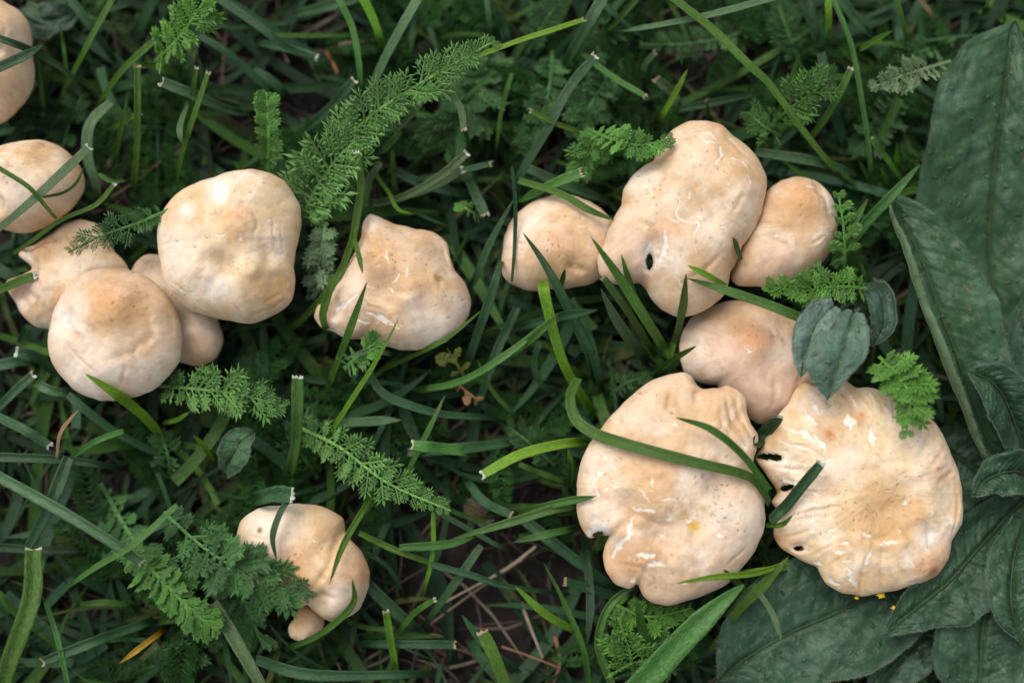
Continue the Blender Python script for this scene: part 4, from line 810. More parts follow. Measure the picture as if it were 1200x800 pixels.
def frond(label, pts, wid, n, style, colr, z0=14, z1=26, over=0, ang=1.0, name='feathery_leaf', cat='feathery leaf', lift=.25, shape='leaf', scale_y=1.0):
    """pts from base to tip; wid = leaf width in photo px; n = leaflet pairs"""
    rs = random.Random(hash_str(label))
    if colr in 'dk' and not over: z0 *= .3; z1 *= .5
    wid *= .93
    q = np.array(pts, float)
    if len(q) == 2: q = np.array([q[0], (q[0]+q[1])/2+np.array((rs.uniform(-4, 4), rs.uniform(-4, 4))), q[1]])
    n = int(n*1.25); m = 40; q = crom(q, m); s = np.linspace(0, 1, m); z = z0*(1-s)+z1*s+4*np.sin(s*math.pi)
    W = np.array([P(a, b, c) for (a, b), c in zip(q, z)])
    top, low = caps_at(W[:, 0], W[:, 1], 3.0)
    if over:
        z = np.where(top > 0, np.maximum(z, top+over), z)
        for _ in range(6): z[1:-1] = np.maximum(z[1:-1], (z[:-2]+z[1:-1]*2+z[2:])/4)
    else: z = np.where(top > 0, np.minimum(z, low-3), z)
    W = np.array([P(a, b, c) for (a, b), c in zip(q, z)])
    root = empty(name, Vector(W[0]), label=label, cat=cat, group='feathery leaves of yarrow' if name == 'feathery_leaf' else None)
    col = np.array(FC[colr])*rs.uniform(.92, 1.08)
    tw = (1.6 if style != 'soft' else 2.4)*PX*(1-.65*s)+.00012
    V, Fc, UV, S2, N2, T = ribbon(W, tw, np.zeros(m), fold=.3, thick=.0005, sides=3)
    st = link('leaf_stalk', mesh_np('leaf_stalk', V-W[0], Fc, M_FROND, uv=UV), root); st.color = (*(col*1.25), 1)
    for i in range(n):
        f = .04+.95*(i+.5)/n
        env = {'leaf': math.sin(math.pi*min(1, f*.85+.13))**.6*(1-.25*f), 'taper': (1-f)**.6*.95+.12, 'even': min(1, (1-f)*5+.25, f*6+.4)}[shape]
        x = f*(m-1); k = min(int(x), m-2); fr = x-k; p0 = W[k]*(1-fr)+W[k+1]*fr
        for sd in (-1, 1):
            if rs.random() < .06: continue
            a = ang*rs.uniform(.78, 1.2)*(1-.35*f); L = wid*.5*PX*env*rs.uniform(.7, 1.22)/math.sin(max(a, .6))
            d = T[k]*math.cos(a)+S2[k]*sd*math.sin(a); d = d + N2[k]*rs.uniform(-.25, lift*3); d /= np.linalg.norm(d)
            nn = N2[k]+.45*sd*T[k]*rs.uniform(-.3, .5)+S2[k]*rs.uniform(-.35, .35); xx = np.cross(d, nn); xx /= np.linalg.norm(xx); nn = np.cross(xx, d)
            M = Matrix.Identity(4)
            sx = L*scale_y*rs.uniform(.85, 1.15)
            for r_ in range(3): M[r_][0] = xx[r_]*sx; M[r_][1] = d[r_]*L; M[r_][2] = nn[r_]*L; M[r_][3] = p0[r_]-W[0][r_]
            o = link('leaflet', rs.choice(LEAFLETS[style]), root); o.matrix_local = M
            cc = col*rs.uniform(.8, 1.25); o.color = (*cc, 1)
    f = frond
# the big one by the smooth mushroom and its neighbours
frond('long woolly grey green feathery leaf reaching up right beside the curled grass tube', [(392, 178), (430, 140), (470, 112), (520, 82), (580, 48)], 74, 22, 'fine', 't', 26, 36, shape='taper', scale_y=1.25, ang=.95)
frond('fine wispy feathery leaf right of the big smooth mushroom', [(352, 262), (370, 222), (392, 190), (420, 160)], 112, 14, 'fine', 't', 18, 34, ang=1.15, shape='leaf')
frond('pale woolly feathery leaf drooping right of the big smooth mushroom', [(382, 262), (376, 295), (366, 350)], 46, 11, 'dense', 's', 22, 12, scale_y=1.2)
frond('wispy feathery leaf below the fine one touching the big smooth mushroom', [(384, 250), (350, 215), (335, 190)], 60, 8, 'fine', 'd', 12, 20)
frond('narrow upright bright feathery leaf above the big smooth mushroom', [(315, 200), (315, 155), (312, 108)], 30, 20, 'soft', 'g', 18, 30, shape='even', scale_y=1.4, ang=1.2)
frond('soft bright green feathery leaf at the top edge left of centre', [(182, 72), (212, 42), (244, -6)], 58, 18, 'dense', 'b', 20, 38, shape='even', ang=1.2)
frond('dark feathery leaf spread over the torn mushroom', [(198, 246), (160, 262), (120, 276), (80, 296)], 46, 10, 'fine', 'd', 28, 36, over=2.5, scale_y=1.2)
frond('dark feathery leaf left of the upright mown stem', [(190, 150), (150, 148), (110, 140)], 40, 9, 'fine', 'd', 10, 16)
frond('dim feathery leaf under the mown blades at upper left', [(70, 190), (80, 150), (96, 112)], 50, 9, 'fine', 'd', 6, 14)
frond('grey green feathery leaf just below the half hidden mushroom', [(186, 452), (232, 456), (280, 462), (334, 476)], 66, 15, 'fine', 't', 18, 30, scale_y=1.1, ang=.9)
frond('feathery leaf pointing down right between the lower left and centre', [(350, 500), (398, 524), (455, 566), (528, 598)], 64, 18, 'fine', 't', 16, 30, ang=1.0, scale_y=1.1)
frond('second dark feathery leaf behind the one pointing down right', [(372, 560), (350, 520), (362, 476)], 50, 9, 'fine', 'd', 8, 16)
frond('dark narrow feathery leaf slanting beneath the cut tip of the long bluish blade', [(118, 566), (150, 622), (180, 660), (200, 690)], 52, 18, 'soft', 'd', 12, 26, shape='even', ang=1.1)
frond('green feathery leaf pointing down right left of the low lobed mushroom', [(150, 640), (185, 675), (222, 712), (258, 742)], 66, 16, 'soft', 'g', 22, 32, ang=1.0)
frond('large leafy frond covering the left side of the low lobed mushroom', [(192, 600), (240, 642), (296, 675), (362, 700)], 78, 18, 'dense', 'd', 26, 36, over=2.5, ang=1.0, scale_y=1.15)
frond('dark feathery leaf hanging below the low lobed mushroom frond', [(262, 650), (285, 700), (310, 760)], 66, 13, 'soft', 'd', 12, 22)
frond('small feathery leaf above the large frond in the lower left', [(200, 560), (196, 530), (186, 505)], 44, 8, 'fine', 'd', 8, 16)
frond('dark wide feathery leaf hanging in the shade at top centre', [(572, 52), (556, 108), (522, 178)], 78, 18, 'soft', 'k', 10, 22, shape='even', ang=1.15)
frond('dark feathery leaf at top centre right of the shaded one', [(648, 60), (640, 120), (612, 180)], 58, 14, 'dense', 'd', 16, 24)
frond('feathery leaf under the olive cut blade top centre', [(736, 60), (700, 110), (672, 160)], 66, 12, 'dense', 'd', 12, 24)
frond('leafy frond right of the long bluish cut blade near the small pale mushroom', [(742, 128), (702, 124), (664, 128)], 60, 9, 'fine', 'd', 12, 20)
frond('bright feathery leaf touching the upper left shoulder of the tall cracked mushroom', [(694, 154), (720, 164), (752, 170), (786, 162)], 44, 11, 'dense', 'g', 26, 40, over=1.5, scale_y=1.3)
frond('drooping dark green feathery leaf left of the tall cracked mushroom shoulder', [(706, 150), (692, 176), (672, 206)], 50, 11, 'dense', 'g', 26, 16, scale_y=1.2)
frond('long dim feathery leaf lying level near the top edge above the tall cracked mushroom', [(910, 22), (850, 44), (800, 52), (750, 52)], 46, 16, 'fine', 'd', 12, 20)
frond('small feathery leaf in the top centre beside the wide bluish blade', [(618, 62), (640, 24), (660, -10)], 50, 10, 'fine', 'd', 12, 20)
frond('dim feathery leaf at the top edge left of the small dark one', [(742, 20), (705, 52), (690, 80)], 44, 9, 'fine', 'd', 8, 14)
frond('fine bright feathery leaf right of the tall cracked mushroom top', [(900, 150), (925, 128), (950, 110), (976, 88)], 64, 9, 'fine', 'g', 16, 28)
frond('lower fine feathery leaf beside the tall cracked mushroom right edge', [(915, 160), (898, 150), (878, 134)], 46, 7, 'fine', 'g', 18, 24)
frond('dark feathery leaf at the top edge right of the long pale blade', [(940, 82), (924, 40), (912, 4)], 56, 11, 'fine', 'd', 10, 18)
frond('withered pale feathery leaf near the top of the broad leaves', [(1114, 72), (1080, 82), (1050, 92), (1020, 104)], 46, 12, 'dense', 'n', 18, 26, scale_y=1.1)
frond('dull feathery leaf above the withered pale one', [(1120, 46), (1080, 60), (1030, 70)], 40, 10, 'fine', 'd', 10, 16)
frond('shaded wide feathery leaf between the withered one and the slim oval mushroom', [(1050, 110), (1030, 150), (1000, 180)], 60, 14, 'soft', 'k', 10, 16)
frond('lobed green leaf hugging the right side of the slim oval mushroom', [(988, 330), (990, 300), (988, 262), (982, 226)], 44, 6, 'lobed', 'g', 24, 34, over=1.0, name='lobed_leaf', cat='leaf')
frond('vivid yellow green feathery leaf lying between slim oval and pinkish mushrooms', [(1016, 338), (980, 336), (944, 340), (896, 336)], 54, 13, 'dense', 'b', 32, 34, over=2, scale_y=1.35, ang=1.1)
frond('vivid green feathery leaf on the upper right rim of the largest mushroom', [(1030, 418), (1052, 440), (1066, 466), (1062, 508)], 62, 12, 'dense', 'b', 34, 44, over=3, scale_y=1.35, ang=1.05)
frond('pale bright feathery leaf below the broad cracked mushroom', [(742, 792), (738, 764), (724, 722)], 66, 11, 'fine', 'b', 14, 26)
frond('bright green feathery leaf tucked under the lower rim of the broad cracked mushroom', [(716, 706), (760, 722), (810, 712)], 46, 10, 'dense', 'b', 12, 18)
frond('second feathery leaf right of the pale bright one at the bottom edge', [(792, 790), (770, 764), (760, 728)], 50, 9, 'dense', 'g', 10, 18)
frond('small green feathery leaf on the lower rim of the lone wavy mushroom', [(404, 432), (424, 414), (446, 396)], 42, 8, 'soft', 'g', 24, 32, over=1)
frond('small green lobed leaf under the cut bundle above the lone wavy mushroom', [(566, 256), (552, 248), (538, 238)], 26, 4, 'lobed', 'g', 14, 20, name='lobed_leaf', cat='leaf')
frond('small yellowing lobed leaf below right of the lone wavy mushroom', [(546, 444), (534, 424), (524, 408)], 36, 3, 'lobed', 'y', 10, 18, name='lobed_leaf', cat='leaf')
frond('small reddish lobed leaf below the yellowing one', [(536, 448), (546, 458), (562, 470)], 30, 3, 'lobed', 'r', 12, 16, name='lobed_leaf', cat='leaf')
frond('dark feathery leaf behind the tuft in the middle', [(650, 545), (622, 520), (596, 500)], 46, 8, 'fine', 'd', 6, 12)
frond('dim feathery leaf left of the broad cracked mushroom near the wide bright blade', [(716, 462), (735, 448), (760, 440)], 34, 7, 'fine', 'd', 20, 26)
frond('dim feathery leaf in the bottom left corner area', [(150, 790), (210, 770), (262, 748)], 56, 11, 'fine', 'd', 6, 12)
frond('soft dark feathery leaf at the top left behind the teal hanging blade', [(70, 0), (110, 22), (150, 30)], 50, 10, 'fine', 'k', 6, 10)

# ---------------------------------------------------------------- broad hairy leaves
def broad_leaf(root, mid, left, right, zs, cup=.12, wave=2.6, curl=None, colr=(.027, .070, .028), seed=1, name='leaf', label=None, vein=1.0, droop=.0, flip=None):
    """mid: midrib px from tip to base; left/right: half widths (px) sampled evenly along it"""
    n, m = 120, 81
    q = crom(mid, n); s = np.linspace(0, 1, n)
    z = crom([[v] for v in zs], n)[:, 0]
    lw = crom([[v] for v in left], n)[:, 0].clip(.3); rw = crom([[v] for v in right], n)[:, 0].clip(.3)
    e = np.sin(np.clip(s/.09, 0.01, 1)*math.pi/2)**.7; lw = lw*e; rw = rw*e
    W = np.array([P(a, b, c) for (a, b), c in zip(q, z)])
    T = np.gradient(W, axis=0); T /= np.linalg.norm(T, axis=1)[:, None]
    Sd = np.cross(T, (0, 0, 1.0)); Sd /= np.linalg.norm(Sd, axis=1)[:, None]; Nn = np.cross(Sd, T)
    v = np.linspace(-1, 1, m); v = np.sign(v)*np.abs(v)**.9
    hw = np.where(v[None] < 0, rw[:, None], lw[:, None])*PX
    SS, VV = np.meshgrid(s, v, indexing='ij')
    x = VV*hw; a = np.abs(VV)
    hgt = cup*np.abs(x) - droop*x*x/np.maximum(hw, 1e-5)
    hgt = hgt + 1.3*wave*MM*a**2*(fbm(SS*5+seed*7, VV*1.2+9, seed, 2)-.5)*2
    Lm = np.linalg.norm(W[0]-W[-1])/MM
    U1 = SS*Lm; U2 = x/MM
    hgt = hgt + (fbm(U1/11, U2/11, seed+3, 3)-.5)*4.0*MM*np.clip(a*4, .1, 1) + (fbm(U1/2.6, U2/2.6, seed+5, 3)-.5)*1.1*MM
    # side veins: shallow grooves running forward from the midrib
    ph = (SS*15 - a*1.8)*2*math.pi
    hgt = hgt - vein*1.1*MM*(np.clip(np.cos(ph), .6, 1)-.6)*np.clip(a*6, 0, 1)*(1-a)*1.3
    hgt = hgt - vein*1.2*MM*np.exp(-(x/(1.0*MM))**2)*np.clip(hw/(6*MM), .2, 1)
    # fine hair-base pimples
    pim = np.clip((vn(U1/.75, U2/.75, seed+8)-.8)*6, 0, 1)*np.clip(vn(U1/3, U2/3, seed+9)*2-.3, 0, 1)
    hgt = hgt + .35*MM*pim
    xs = -x                                              # v>0 = left of the path when walking tip -> base
    if curl:                                             # (side, start, angle, lift): roll one edge over
        sd, st, an = curl
        k = (VV*sd > 0); u = np.clip((a-st)/(1-st), 0, 1); R = hw*(1-st)/an
        nx = hw*st + R*np.sin(u*an); nz = R*(1-np.cos(u*an))
        xs = np.where(k & (a > st), -sd*nx, xs); hgt = np.where(k & (a > st), hgt+nz, hgt)
    ser = 1+(.03*(vn(SS*40, VV*0, seed)-.5)+.10*(vn(SS*9+seed, np.sign(VV)*3+5, seed+2)-.5))*a**6
    V = W[:, None]+Sd[:, None]*(xs*ser)[..., None]+Nn[:, None]*hgt[..., None]
    col = np.zeros((n, m, 3))+np.array(colr)
    def mx(c, c2, f): return c*(1-f[..., None])+np.array(c2)*f[..., None]
    col = mx(col, (.05, .09, .035), np.exp(-(x/(.5*MM))**2)*.45)                                   # paler midrib
    col = mx(col, (.07, .12, .06), np.clip((a-.95)/.05, 0, 1)*.35)                                   # downy rim
    col = mx(col, (.06, .12, .075), np.clip(fbm(SS*9, VV*4, seed+40, 4)-.45, 0, 1)*1.6)
    col = mx(col, (.12, .18, .115), pim*.55)
    if curl: col = mx(col, (.105, .165, .085), (k*np.clip((u*an-1.2)*3, 0, 1)))
    col = mx(col, (.18, .13, .06), np.clip(fbm(SS*30, VV*14, seed+50, 3)-.76, 0, 1)*4)
    V2 = V - Nn[:, None]*.00035
    Va = np.concatenate([V.reshape(-1, 3), V2.reshape(-1, 3)]); Ca = np.concatenate([col.reshape(-1, 3), col.reshape(-1, 3)*1.5+np.array((.03, .045, .03))])
    f1 = grid_faces(n, m); off = n*m
    bd = [(i*m, (i+1)*m) for i in range(n-1)] + [((i+1)*m+m-1, i*m+m-1) for i in range(n-1)] + [(j+1, j) for j in range(m-1)] + [((n-1)*m+j, (n-1)*m+j+1) for j in range(m-1)]
    f2 = np.array([(a_, b_, b_+off, a_+off) for a_, b_ in bd])
    Fa = np.vstack([f1, f1[:, ::-1]+off, f2[:, ::-1]])
    org = np.array(root.location)
    lf = link(name, mesh_np(name, Va-org, Fa, M_BROAD, Ca), root)
    if label: lf['label'] = label
    # midrib ridge below/along the groove
    M2 = W + Nn*.00005; wd = (1.1*PX)*(.35+1.0*s)*(.5+.5*vein)
    Vr, Fr, UVr, *_ = ribbon(M2-Nn*(.35*MM), wd, np.zeros(n), fold=-.4, thick=.0006, sides=3)
    link('midrib', mesh_np('midrib', Vr-org, Fr, M_BROAD, np.tile((.035, .065, .022), (len(Vr), 1))), lf)
    # downy hairs along the margins
    rs = np.random.default_rng(seed); HV = []; HF = []
    for side in (0, m-1):
        for i in range(1, n-1):
            for _ in range(3):
                fr = rs.random(); p = V[i, side]*(1-fr)+V[min(i+1, n-1), side]*fr
                d = (V[i, side]-V[i, side-1 if side else 1]); d = d/(np.linalg.norm(d)+1e-9)+rs.normal(0, .5, 3); d /= np.linalg.norm(d)
                L = rs.uniform(.0004, .0009); tt = np.cross(d, (0, 0, 1.0)); tt = tt/(np.linalg.norm(tt)+1e-9)*.00004
                k = len(HV); HV += [p+tt, p-tt, p+d*L]; HF.append((k, k+1, k+2))
    hr = link('edge_hairs', mesh_np('edge_hairs', np.array(HV)-org, HF, M_TIP, np.tile((.13, .17, .12), (len(HV), 1))), lf); hr['kind'] = 'stuff'
    return lf
bp = empty('broad_leaf_plant', P(1200, 560, 0), label='rosette plant of large dark downy broad leaves filling the right side', cat='broad leaf plant')
broad_leaf(bp, [(1188, 26), (1178, 110), (1166, 200), (1160, 300), (1176, 400), (1194, 520)], [10, 30, 50, 60, 60, 60, 40], [34, 80, 95, 99, 94, 80, 50], [28, 27, 20, 12, 8, 5], cup=.22, wave=1.2, seed=31, label='tallest leaf standing at the upper right with a notched tip')
broad_leaf(bp, [(1040, 226), (1074, 290), (1100, 360), (1130, 440), (1160, 520), (1186, 570)], [10, 46, 62, 58, 46, 24], [14, 36, 44, 42, 34, 22], [33, 35, 34, 30, 22, 10], cup=.16, wave=1, curl=(-1, .25, 2.5), seed=32, label='leaf with its left edge rolled over into a pale strip')
broad_leaf(bp, [(1132, 434), (1164, 448), (1184, 480), (1204, 540)], [0, 22, 26, 20], [0, 34, 30, 20], [34, 34, 28, 16], cup=.5, wave=.8, seed=33, colr=(.021, .056, .024), label='small young leaf folded like a boat at the right edge')
broad_leaf(bp, [(1138, 582), (1160, 560), (1190, 552), (1215, 560)], [0, 18, 24, 20], [0, 22, 28, 22], [28, 28, 24, 14], cup=.3, seed=34, colr=(.021, .056, .024))
broad_leaf(bp, [(1032, 748), (1070, 716), (1110, 684), (1150, 640), (1200, 585)], [0, 24, 40, 40, 26], [0, 26, 52, 54, 30], [26, 26, 24, 20, 10], cup=.15, seed=35, colr=(.021, .056, .024), label='dark leaf pointing down left below the largest mushroom')
broad_leaf(bp, [(838, 800), (880, 768), (930, 740), (1000, 708), (1070, 660), (1150, 600)], [0, 52, 78, 80, 64, 30], [0, 46, 70, 76, 60, 30], [14, 17, 18, 17, 14, 8], cup=.12, wave=1.0, seed=36, label='widest speckled leaf at the bottom under the largest mushroom', colr=(.023, .060, .027))
broad_leaf(bp, [(1140, 850), (1150, 800), (1152, 740), (1166, 680), (1196, 610)], [0, 52, 58, 44, 20], [0, 44, 54, 40, 20], [18, 19, 20, 18, 10], cup=.25, seed=37, colr=(.021, .056, .024))
broad_leaf(bp, [(1198, 755), (1186, 710), (1188, 660), (1202, 610)], [0, 26, 32, 16], [0, 30, 40, 24], [28, 29, 26, 14], cup=.3, seed=38, colr=(.021, .056, .024))
broad_leaf(bp, [(1000, 850), (1040, 790), (1085, 740), (1130, 690), (1180, 620)], [0, 22, 30, 28, 14], [0, 26, 36, 34, 14], [10, 12, 12, 11, 6], cup=.3, seed=39, colr=(.016, .042, .018))
broad_leaf(bp, [(1096, 520), (1130, 540), (1166, 566), (1200, 580)], [4, 50, 60, 30], [4, 50, 50, 30], [8, 10, 12, 8], cup=.2, seed=40, colr=(.015, .04, .017))
broad_leaf(bp, [(1050, 620), (1110, 630), (1160, 618), (1200, 600)], [4, 50, 60, 30], [4, 36, 40, 30], [12, 14, 14, 8], cup=.2, seed=41, colr=(.016, .042, .018))
broad_leaf(bp, [(1230, 300), (1222, 380), (1214, 460), (1206, 540)], [0, 54, 60, 26], [0, 40, 40, 26], [12, 14, 14, 8], cup=.3, seed=42, colr=(.016, .042, .018))
sp = empty('downy_seedling', P(1005, 410, 8), label='small grey green downy leaves spread over the pinkish and largest mushrooms', cat='seedling')
broad_leaf(sp, [(938, 442), (946, 408), (958, 378), (978, 358)], [2, 18, 22, 10], [2, 12, 15, 8], [40, 42, 42, 38], cup=.3, wave=.6, seed=51, vein=.35, colr=(.13, .19, .15), label='pale upright folded half of the downy leaf')
broad_leaf(sp, [(969, 470), (980, 436), (992, 402), (1000, 366)], [0, 38, 34, 8], [0, 14, 24, 10], [42, 44, 43, 38], cup=.12, wave=1.0, seed=52, vein=.35, colr=(.075, .135, .09))
broad_leaf(sp, [(1022, 406), (1036, 382), (1034, 350), (1020, 330)], [0, 18, 20, 8], [0, 14, 14, 6], [30, 32, 30, 20], cup=.5, wave=.8, curl=(-1, .3, 1.8), seed=53, vein=.35, colr=(.03, .06, .042), label='dark curled leaf beside the broad leaves')
broad_leaf(sp, [(1060, 405), (1050, 430), (1058, 452), (1075, 462)], [0, 12, 14, 6], [0, 12, 12, 6], [24, 24, 20, 12], cup=.4, seed=54, vein=.35, colr=(.05, .09, .06))
for pp in ([(984, 360, 36), (1000, 356, 26), (1008, 372, 10), (1008, 400, -8)], [(1000, 366, 36), (1010, 362, 26), (1012, 380, 8), (1010, 402, -8)], [(1020, 330, 20), (1026, 345, 10), (1018, 380, -8)]):
    q = crom(pp, 16); Wp = np.array([P(a, b, c) for a, b, c in q]); Vp, Fp, UVp, *_ = ribbon(Wp, np.full(16, 2.2*PX), np.zeros(16), fold=.5, thick=.0009, sides=5)
    link('leaf_stalk', mesh_np('leaf_stalk', Vp-np.array(sp.location), Fp, M_BROAD, np.tile((.09, .14, .08), (len(Vp), 1))), sp)
rl = empty('round_leaf', P(270, 545, 6), label='small round green leaf below the grey green feathery leaf', cat='leaf')
broad_leaf(rl, [(298, 504), (282, 516), (272, 534), (262, 552)], [4, 15, 18, 8], [2, 16, 16, 6], [24, 25, 22, 12], cup=.15, wave=.6, seed=55, vein=.35, colr=(.05, .115, .05))
dl = empty('dead_leaf', P(560, 600, 6), label='crumpled brown dead leaf lying on the bare soil', cat='dead leaf')
broad_leaf(dl, [(545, 585), (555, 598), (568, 606), (580, 604)], [2, 10, 10, 3], [2, 9, 9, 3], [8, 10, 9, 6], cup=.5, wave=2, seed=56, colr=(.10, .055, .03))
gl = empty('dark_low_leaf', P(70, 30, 2), label='dim purplish green leaf behind the top left corner mushroom', cat='leaf')
broad_leaf(gl, [(98, 12), (74, 22), (46, 26), (20, 14)], [0, 18, 20, 8], [0, 16, 20, 8], [8, 10, 9, 5], cup=.2, seed=57, colr=(.03, .055, .032))

# ---------------------------------------------------------------- fallen petals under the largest mushroom
for i, (x, y, r, lb) in enumerate(((1032, 697, 4.2, 'yellow flower fragment on the lower rim of the largest mushroom'), (1048, 712, 3.2, 'tiny yellow petal lying on the broad leaf below the largest mushroom'), (1067, 691, 2.8, 'yellow crumb at the lower right rim of the largest mushroom'), (1004, 700, 2.4, 'smallest yellow crumb at the lower left rim of the largest mushroom'))):
    rs = random.Random(i); V = []; Fc = []
    k = 10
    for t_ in (0, 1):
        V.append((0, 0, .0004*(1-t_*1.6)))
        for j in range(k):
            rr = r*PX*(1 if j % 2 else .62)*rs.uniform(.8, 1.2); a_ = j/k*6.283
            V.append((rr*1.4*math.cos(a_), rr*math.sin(a_), -.0003*t_+rs.uniform(0, .0003)))
    for j in range(k):
        j2 = (j+1) % k; Fc += [(0, 1+j, 1+j2), (k+1, k+2+j2, k+2+j), (1+j, k+2+j, k+2+j2), (1+j, k+2+j2, 1+j2)]
    zz = [26, 25, 26, 26][i]
    o = link('petal', mesh_np('petal', V, Fc, M_PETAL, np.tile((.75, .50, .02), (len(V), 1)), smooth=False), None, P(x, y, zz)); tag(o, lb, 'petal')

# ---------------------------------------------------------------- sward: nobody could count it
def soft_bare(x, y):
    """0..1 how bare the soil is, world metres"""
    f = np.zeros(np.shape(x))
    for px, py, r in ((600, 715, 62), (540, 690, 50), (470, 640, 40), (780, 100, 34), (395, 60, 40), (345, 90, 30), (590, 600, 30), (120, 600, 40), (170, 190, 26), (700, 740, 26), (240, 640, 20), (560, 560, 26)):
        c = P(px, py, -3); f = np.maximum(f, np.exp(-((x-c.x)**2+(y-c.y)**2)/(r*PX*1.5)**2))
    return f
def strips(name, n, area, lens, wids, zpk, cols, mat, seed, bare_keep, segs=9, kind='stuff', lie=.5, fold=.3, lbl=None, cat=None, kink=0):
    rs = np.random.default_rng(seed); VV = []; FF = []; CC = []; UU = []; off = 0
    fb = grid_faces(segs+1, 3)
    cols = np.array(cols)
    for _ in range(n):
        x, y = rs.uniform(-area[0], area[0]), rs.uniform(-area[1], area[1])
        b = float(soft_bare(x, y))
        if rs.random() < b*bare_keep: continue
        L = rs.uniform(*lens)*MM; wd = rs.uniform(*wids)*MM/2; a = rs.uniform(0, 2*math.pi); pk = rs.uniform(*zpk)
        cv = rs.uniform(-1.2, 1.2)
        s = np.linspace(0, 1, segs+1); an = a+cv*s+(np.cumsum(rs.normal(0, kink, segs+1)) if kink else 0)
        dx = np.cumsum(np.cos(an))*L/segs; dy = np.cumsum(np.sin(an))*L/segs
        r_ = rs.random()
        if kind == 'stuff' and bare_keep > 0 and rs.random() < bare_keep*float(soft_bare(x+dx[[segs//2, -1]], y+dy[[segs//2, -1]]).max()): continue
        z = (pk*np.sin(np.clip(s*(1.9 if r_ < lie else 1.2), 0, 2.6)+.02)**1.0) if not kink else pk*(.6+.4*np.sin(s*3+r_*6))
        z = np.maximum(z, 1.5+r_*3); z[0] = -1 if not kink else z[0]
        W = np.stack([x+dx, y+dy, z*MM], -1)
        top, low = caps_at(W[:, 0], W[:, 1], 5.0)
        W[:, 2] = np.where(top > 0, np.minimum(W[:, 2], (low-9)*MM), W[:, 2])
        T = np.gradient(W, axis=0); T /= np.linalg.norm(T, axis=1)[:, None]+1e-9
        Sd = np.cross(T, (0, 0, 1.0)); Sd /= np.linalg.norm(Sd, axis=1)[:, None]+1e-9; Nn = np.cross(Sd, T)
        ro = rs.uniform(-.7, .7); S2 = Sd*math.cos(ro)+Nn*math.sin(ro); N2 = np.cross(S2, T)
        ww = wd*(np.clip((1-s)/.35, 0.02, 1)**.6 if rs.random() < .6 else np.ones(segs+1))
        Vb = np.stack([W-S2*ww[:, None]+N2*(ww*fold)[:, None], W, W+S2*ww[:, None]+N2*(ww*fold)[:, None]], 1)
        VV.append(Vb.reshape(-1, 3)); FF.append(fb+off); off += 3*(segs+1)
        c = cols[rs.integers(len(cols))]*rs.uniform(.7, 1.25); CC.append(np.tile(c, (3*(segs+1), 1)))
        u = np.stack([np.tile((.02, .5, .98), (segs+1, 1)), np.tile((s*L*10+rs.uniform(0, 9))[:, None], (1, 3))], -1); UU.append(u.reshape(-1, 2))
    o = link(name, mesh_np(name, np.concatenate(VV), np.concatenate(FF), mat, np.concatenate(CC), np.concatenate(UU)))
    o.location.z = -6*MM; tag(o, lbl, cat, kind=kind); return o
strips('grass_sward', 2300, (.27, .22), (26, 75), (2.0, 3.9), (3, 13), [(.020, .058, .022), (.014, .042, .016), (.015, .048, .014), (.030, .076, .010), (.018, .050, .022)], M_SWARD, 5, .97, lbl='dense tangle of dark green meadow grass under everything', cat='grass')
strips('fine_grass_sward', 2300, (.27, .22), (18, 55), (.8, 2.1), (4, 20), [(.04, .105, .018), COLS['t'], COLS['t'], COLS['d'], (.06, .14, .022), (.075, .10, .03)], M_SWARD, 6, .9, lbl='thin young grass shoots scattered through the meadow', cat='grass')
strips('tall_grass_sward', 520, (.27, .22), (30, 75), (2.4, 4.0), (9, 21), [COLS['t'], (.038, .095, .048), COLS['t'], COLS['d'], (.05, .125, .022)], M_SWARD, 16, .95, lbl='broader meadow grass leaning over the shorter tangle', cat='grass')
strips('dead_grass', 2200, (.26, .21), (14, 45), (.25, .9), (3, 7), [(.09, .06, .04), (.05, .03, .02), (.17, .125, .085), (.08, .045, .024), (.035, .024, .018)], M_DRY, 8, 0, lbl='brown dead grass and straw matted over the soil', cat='dead grass', kink=.12, segs=7)
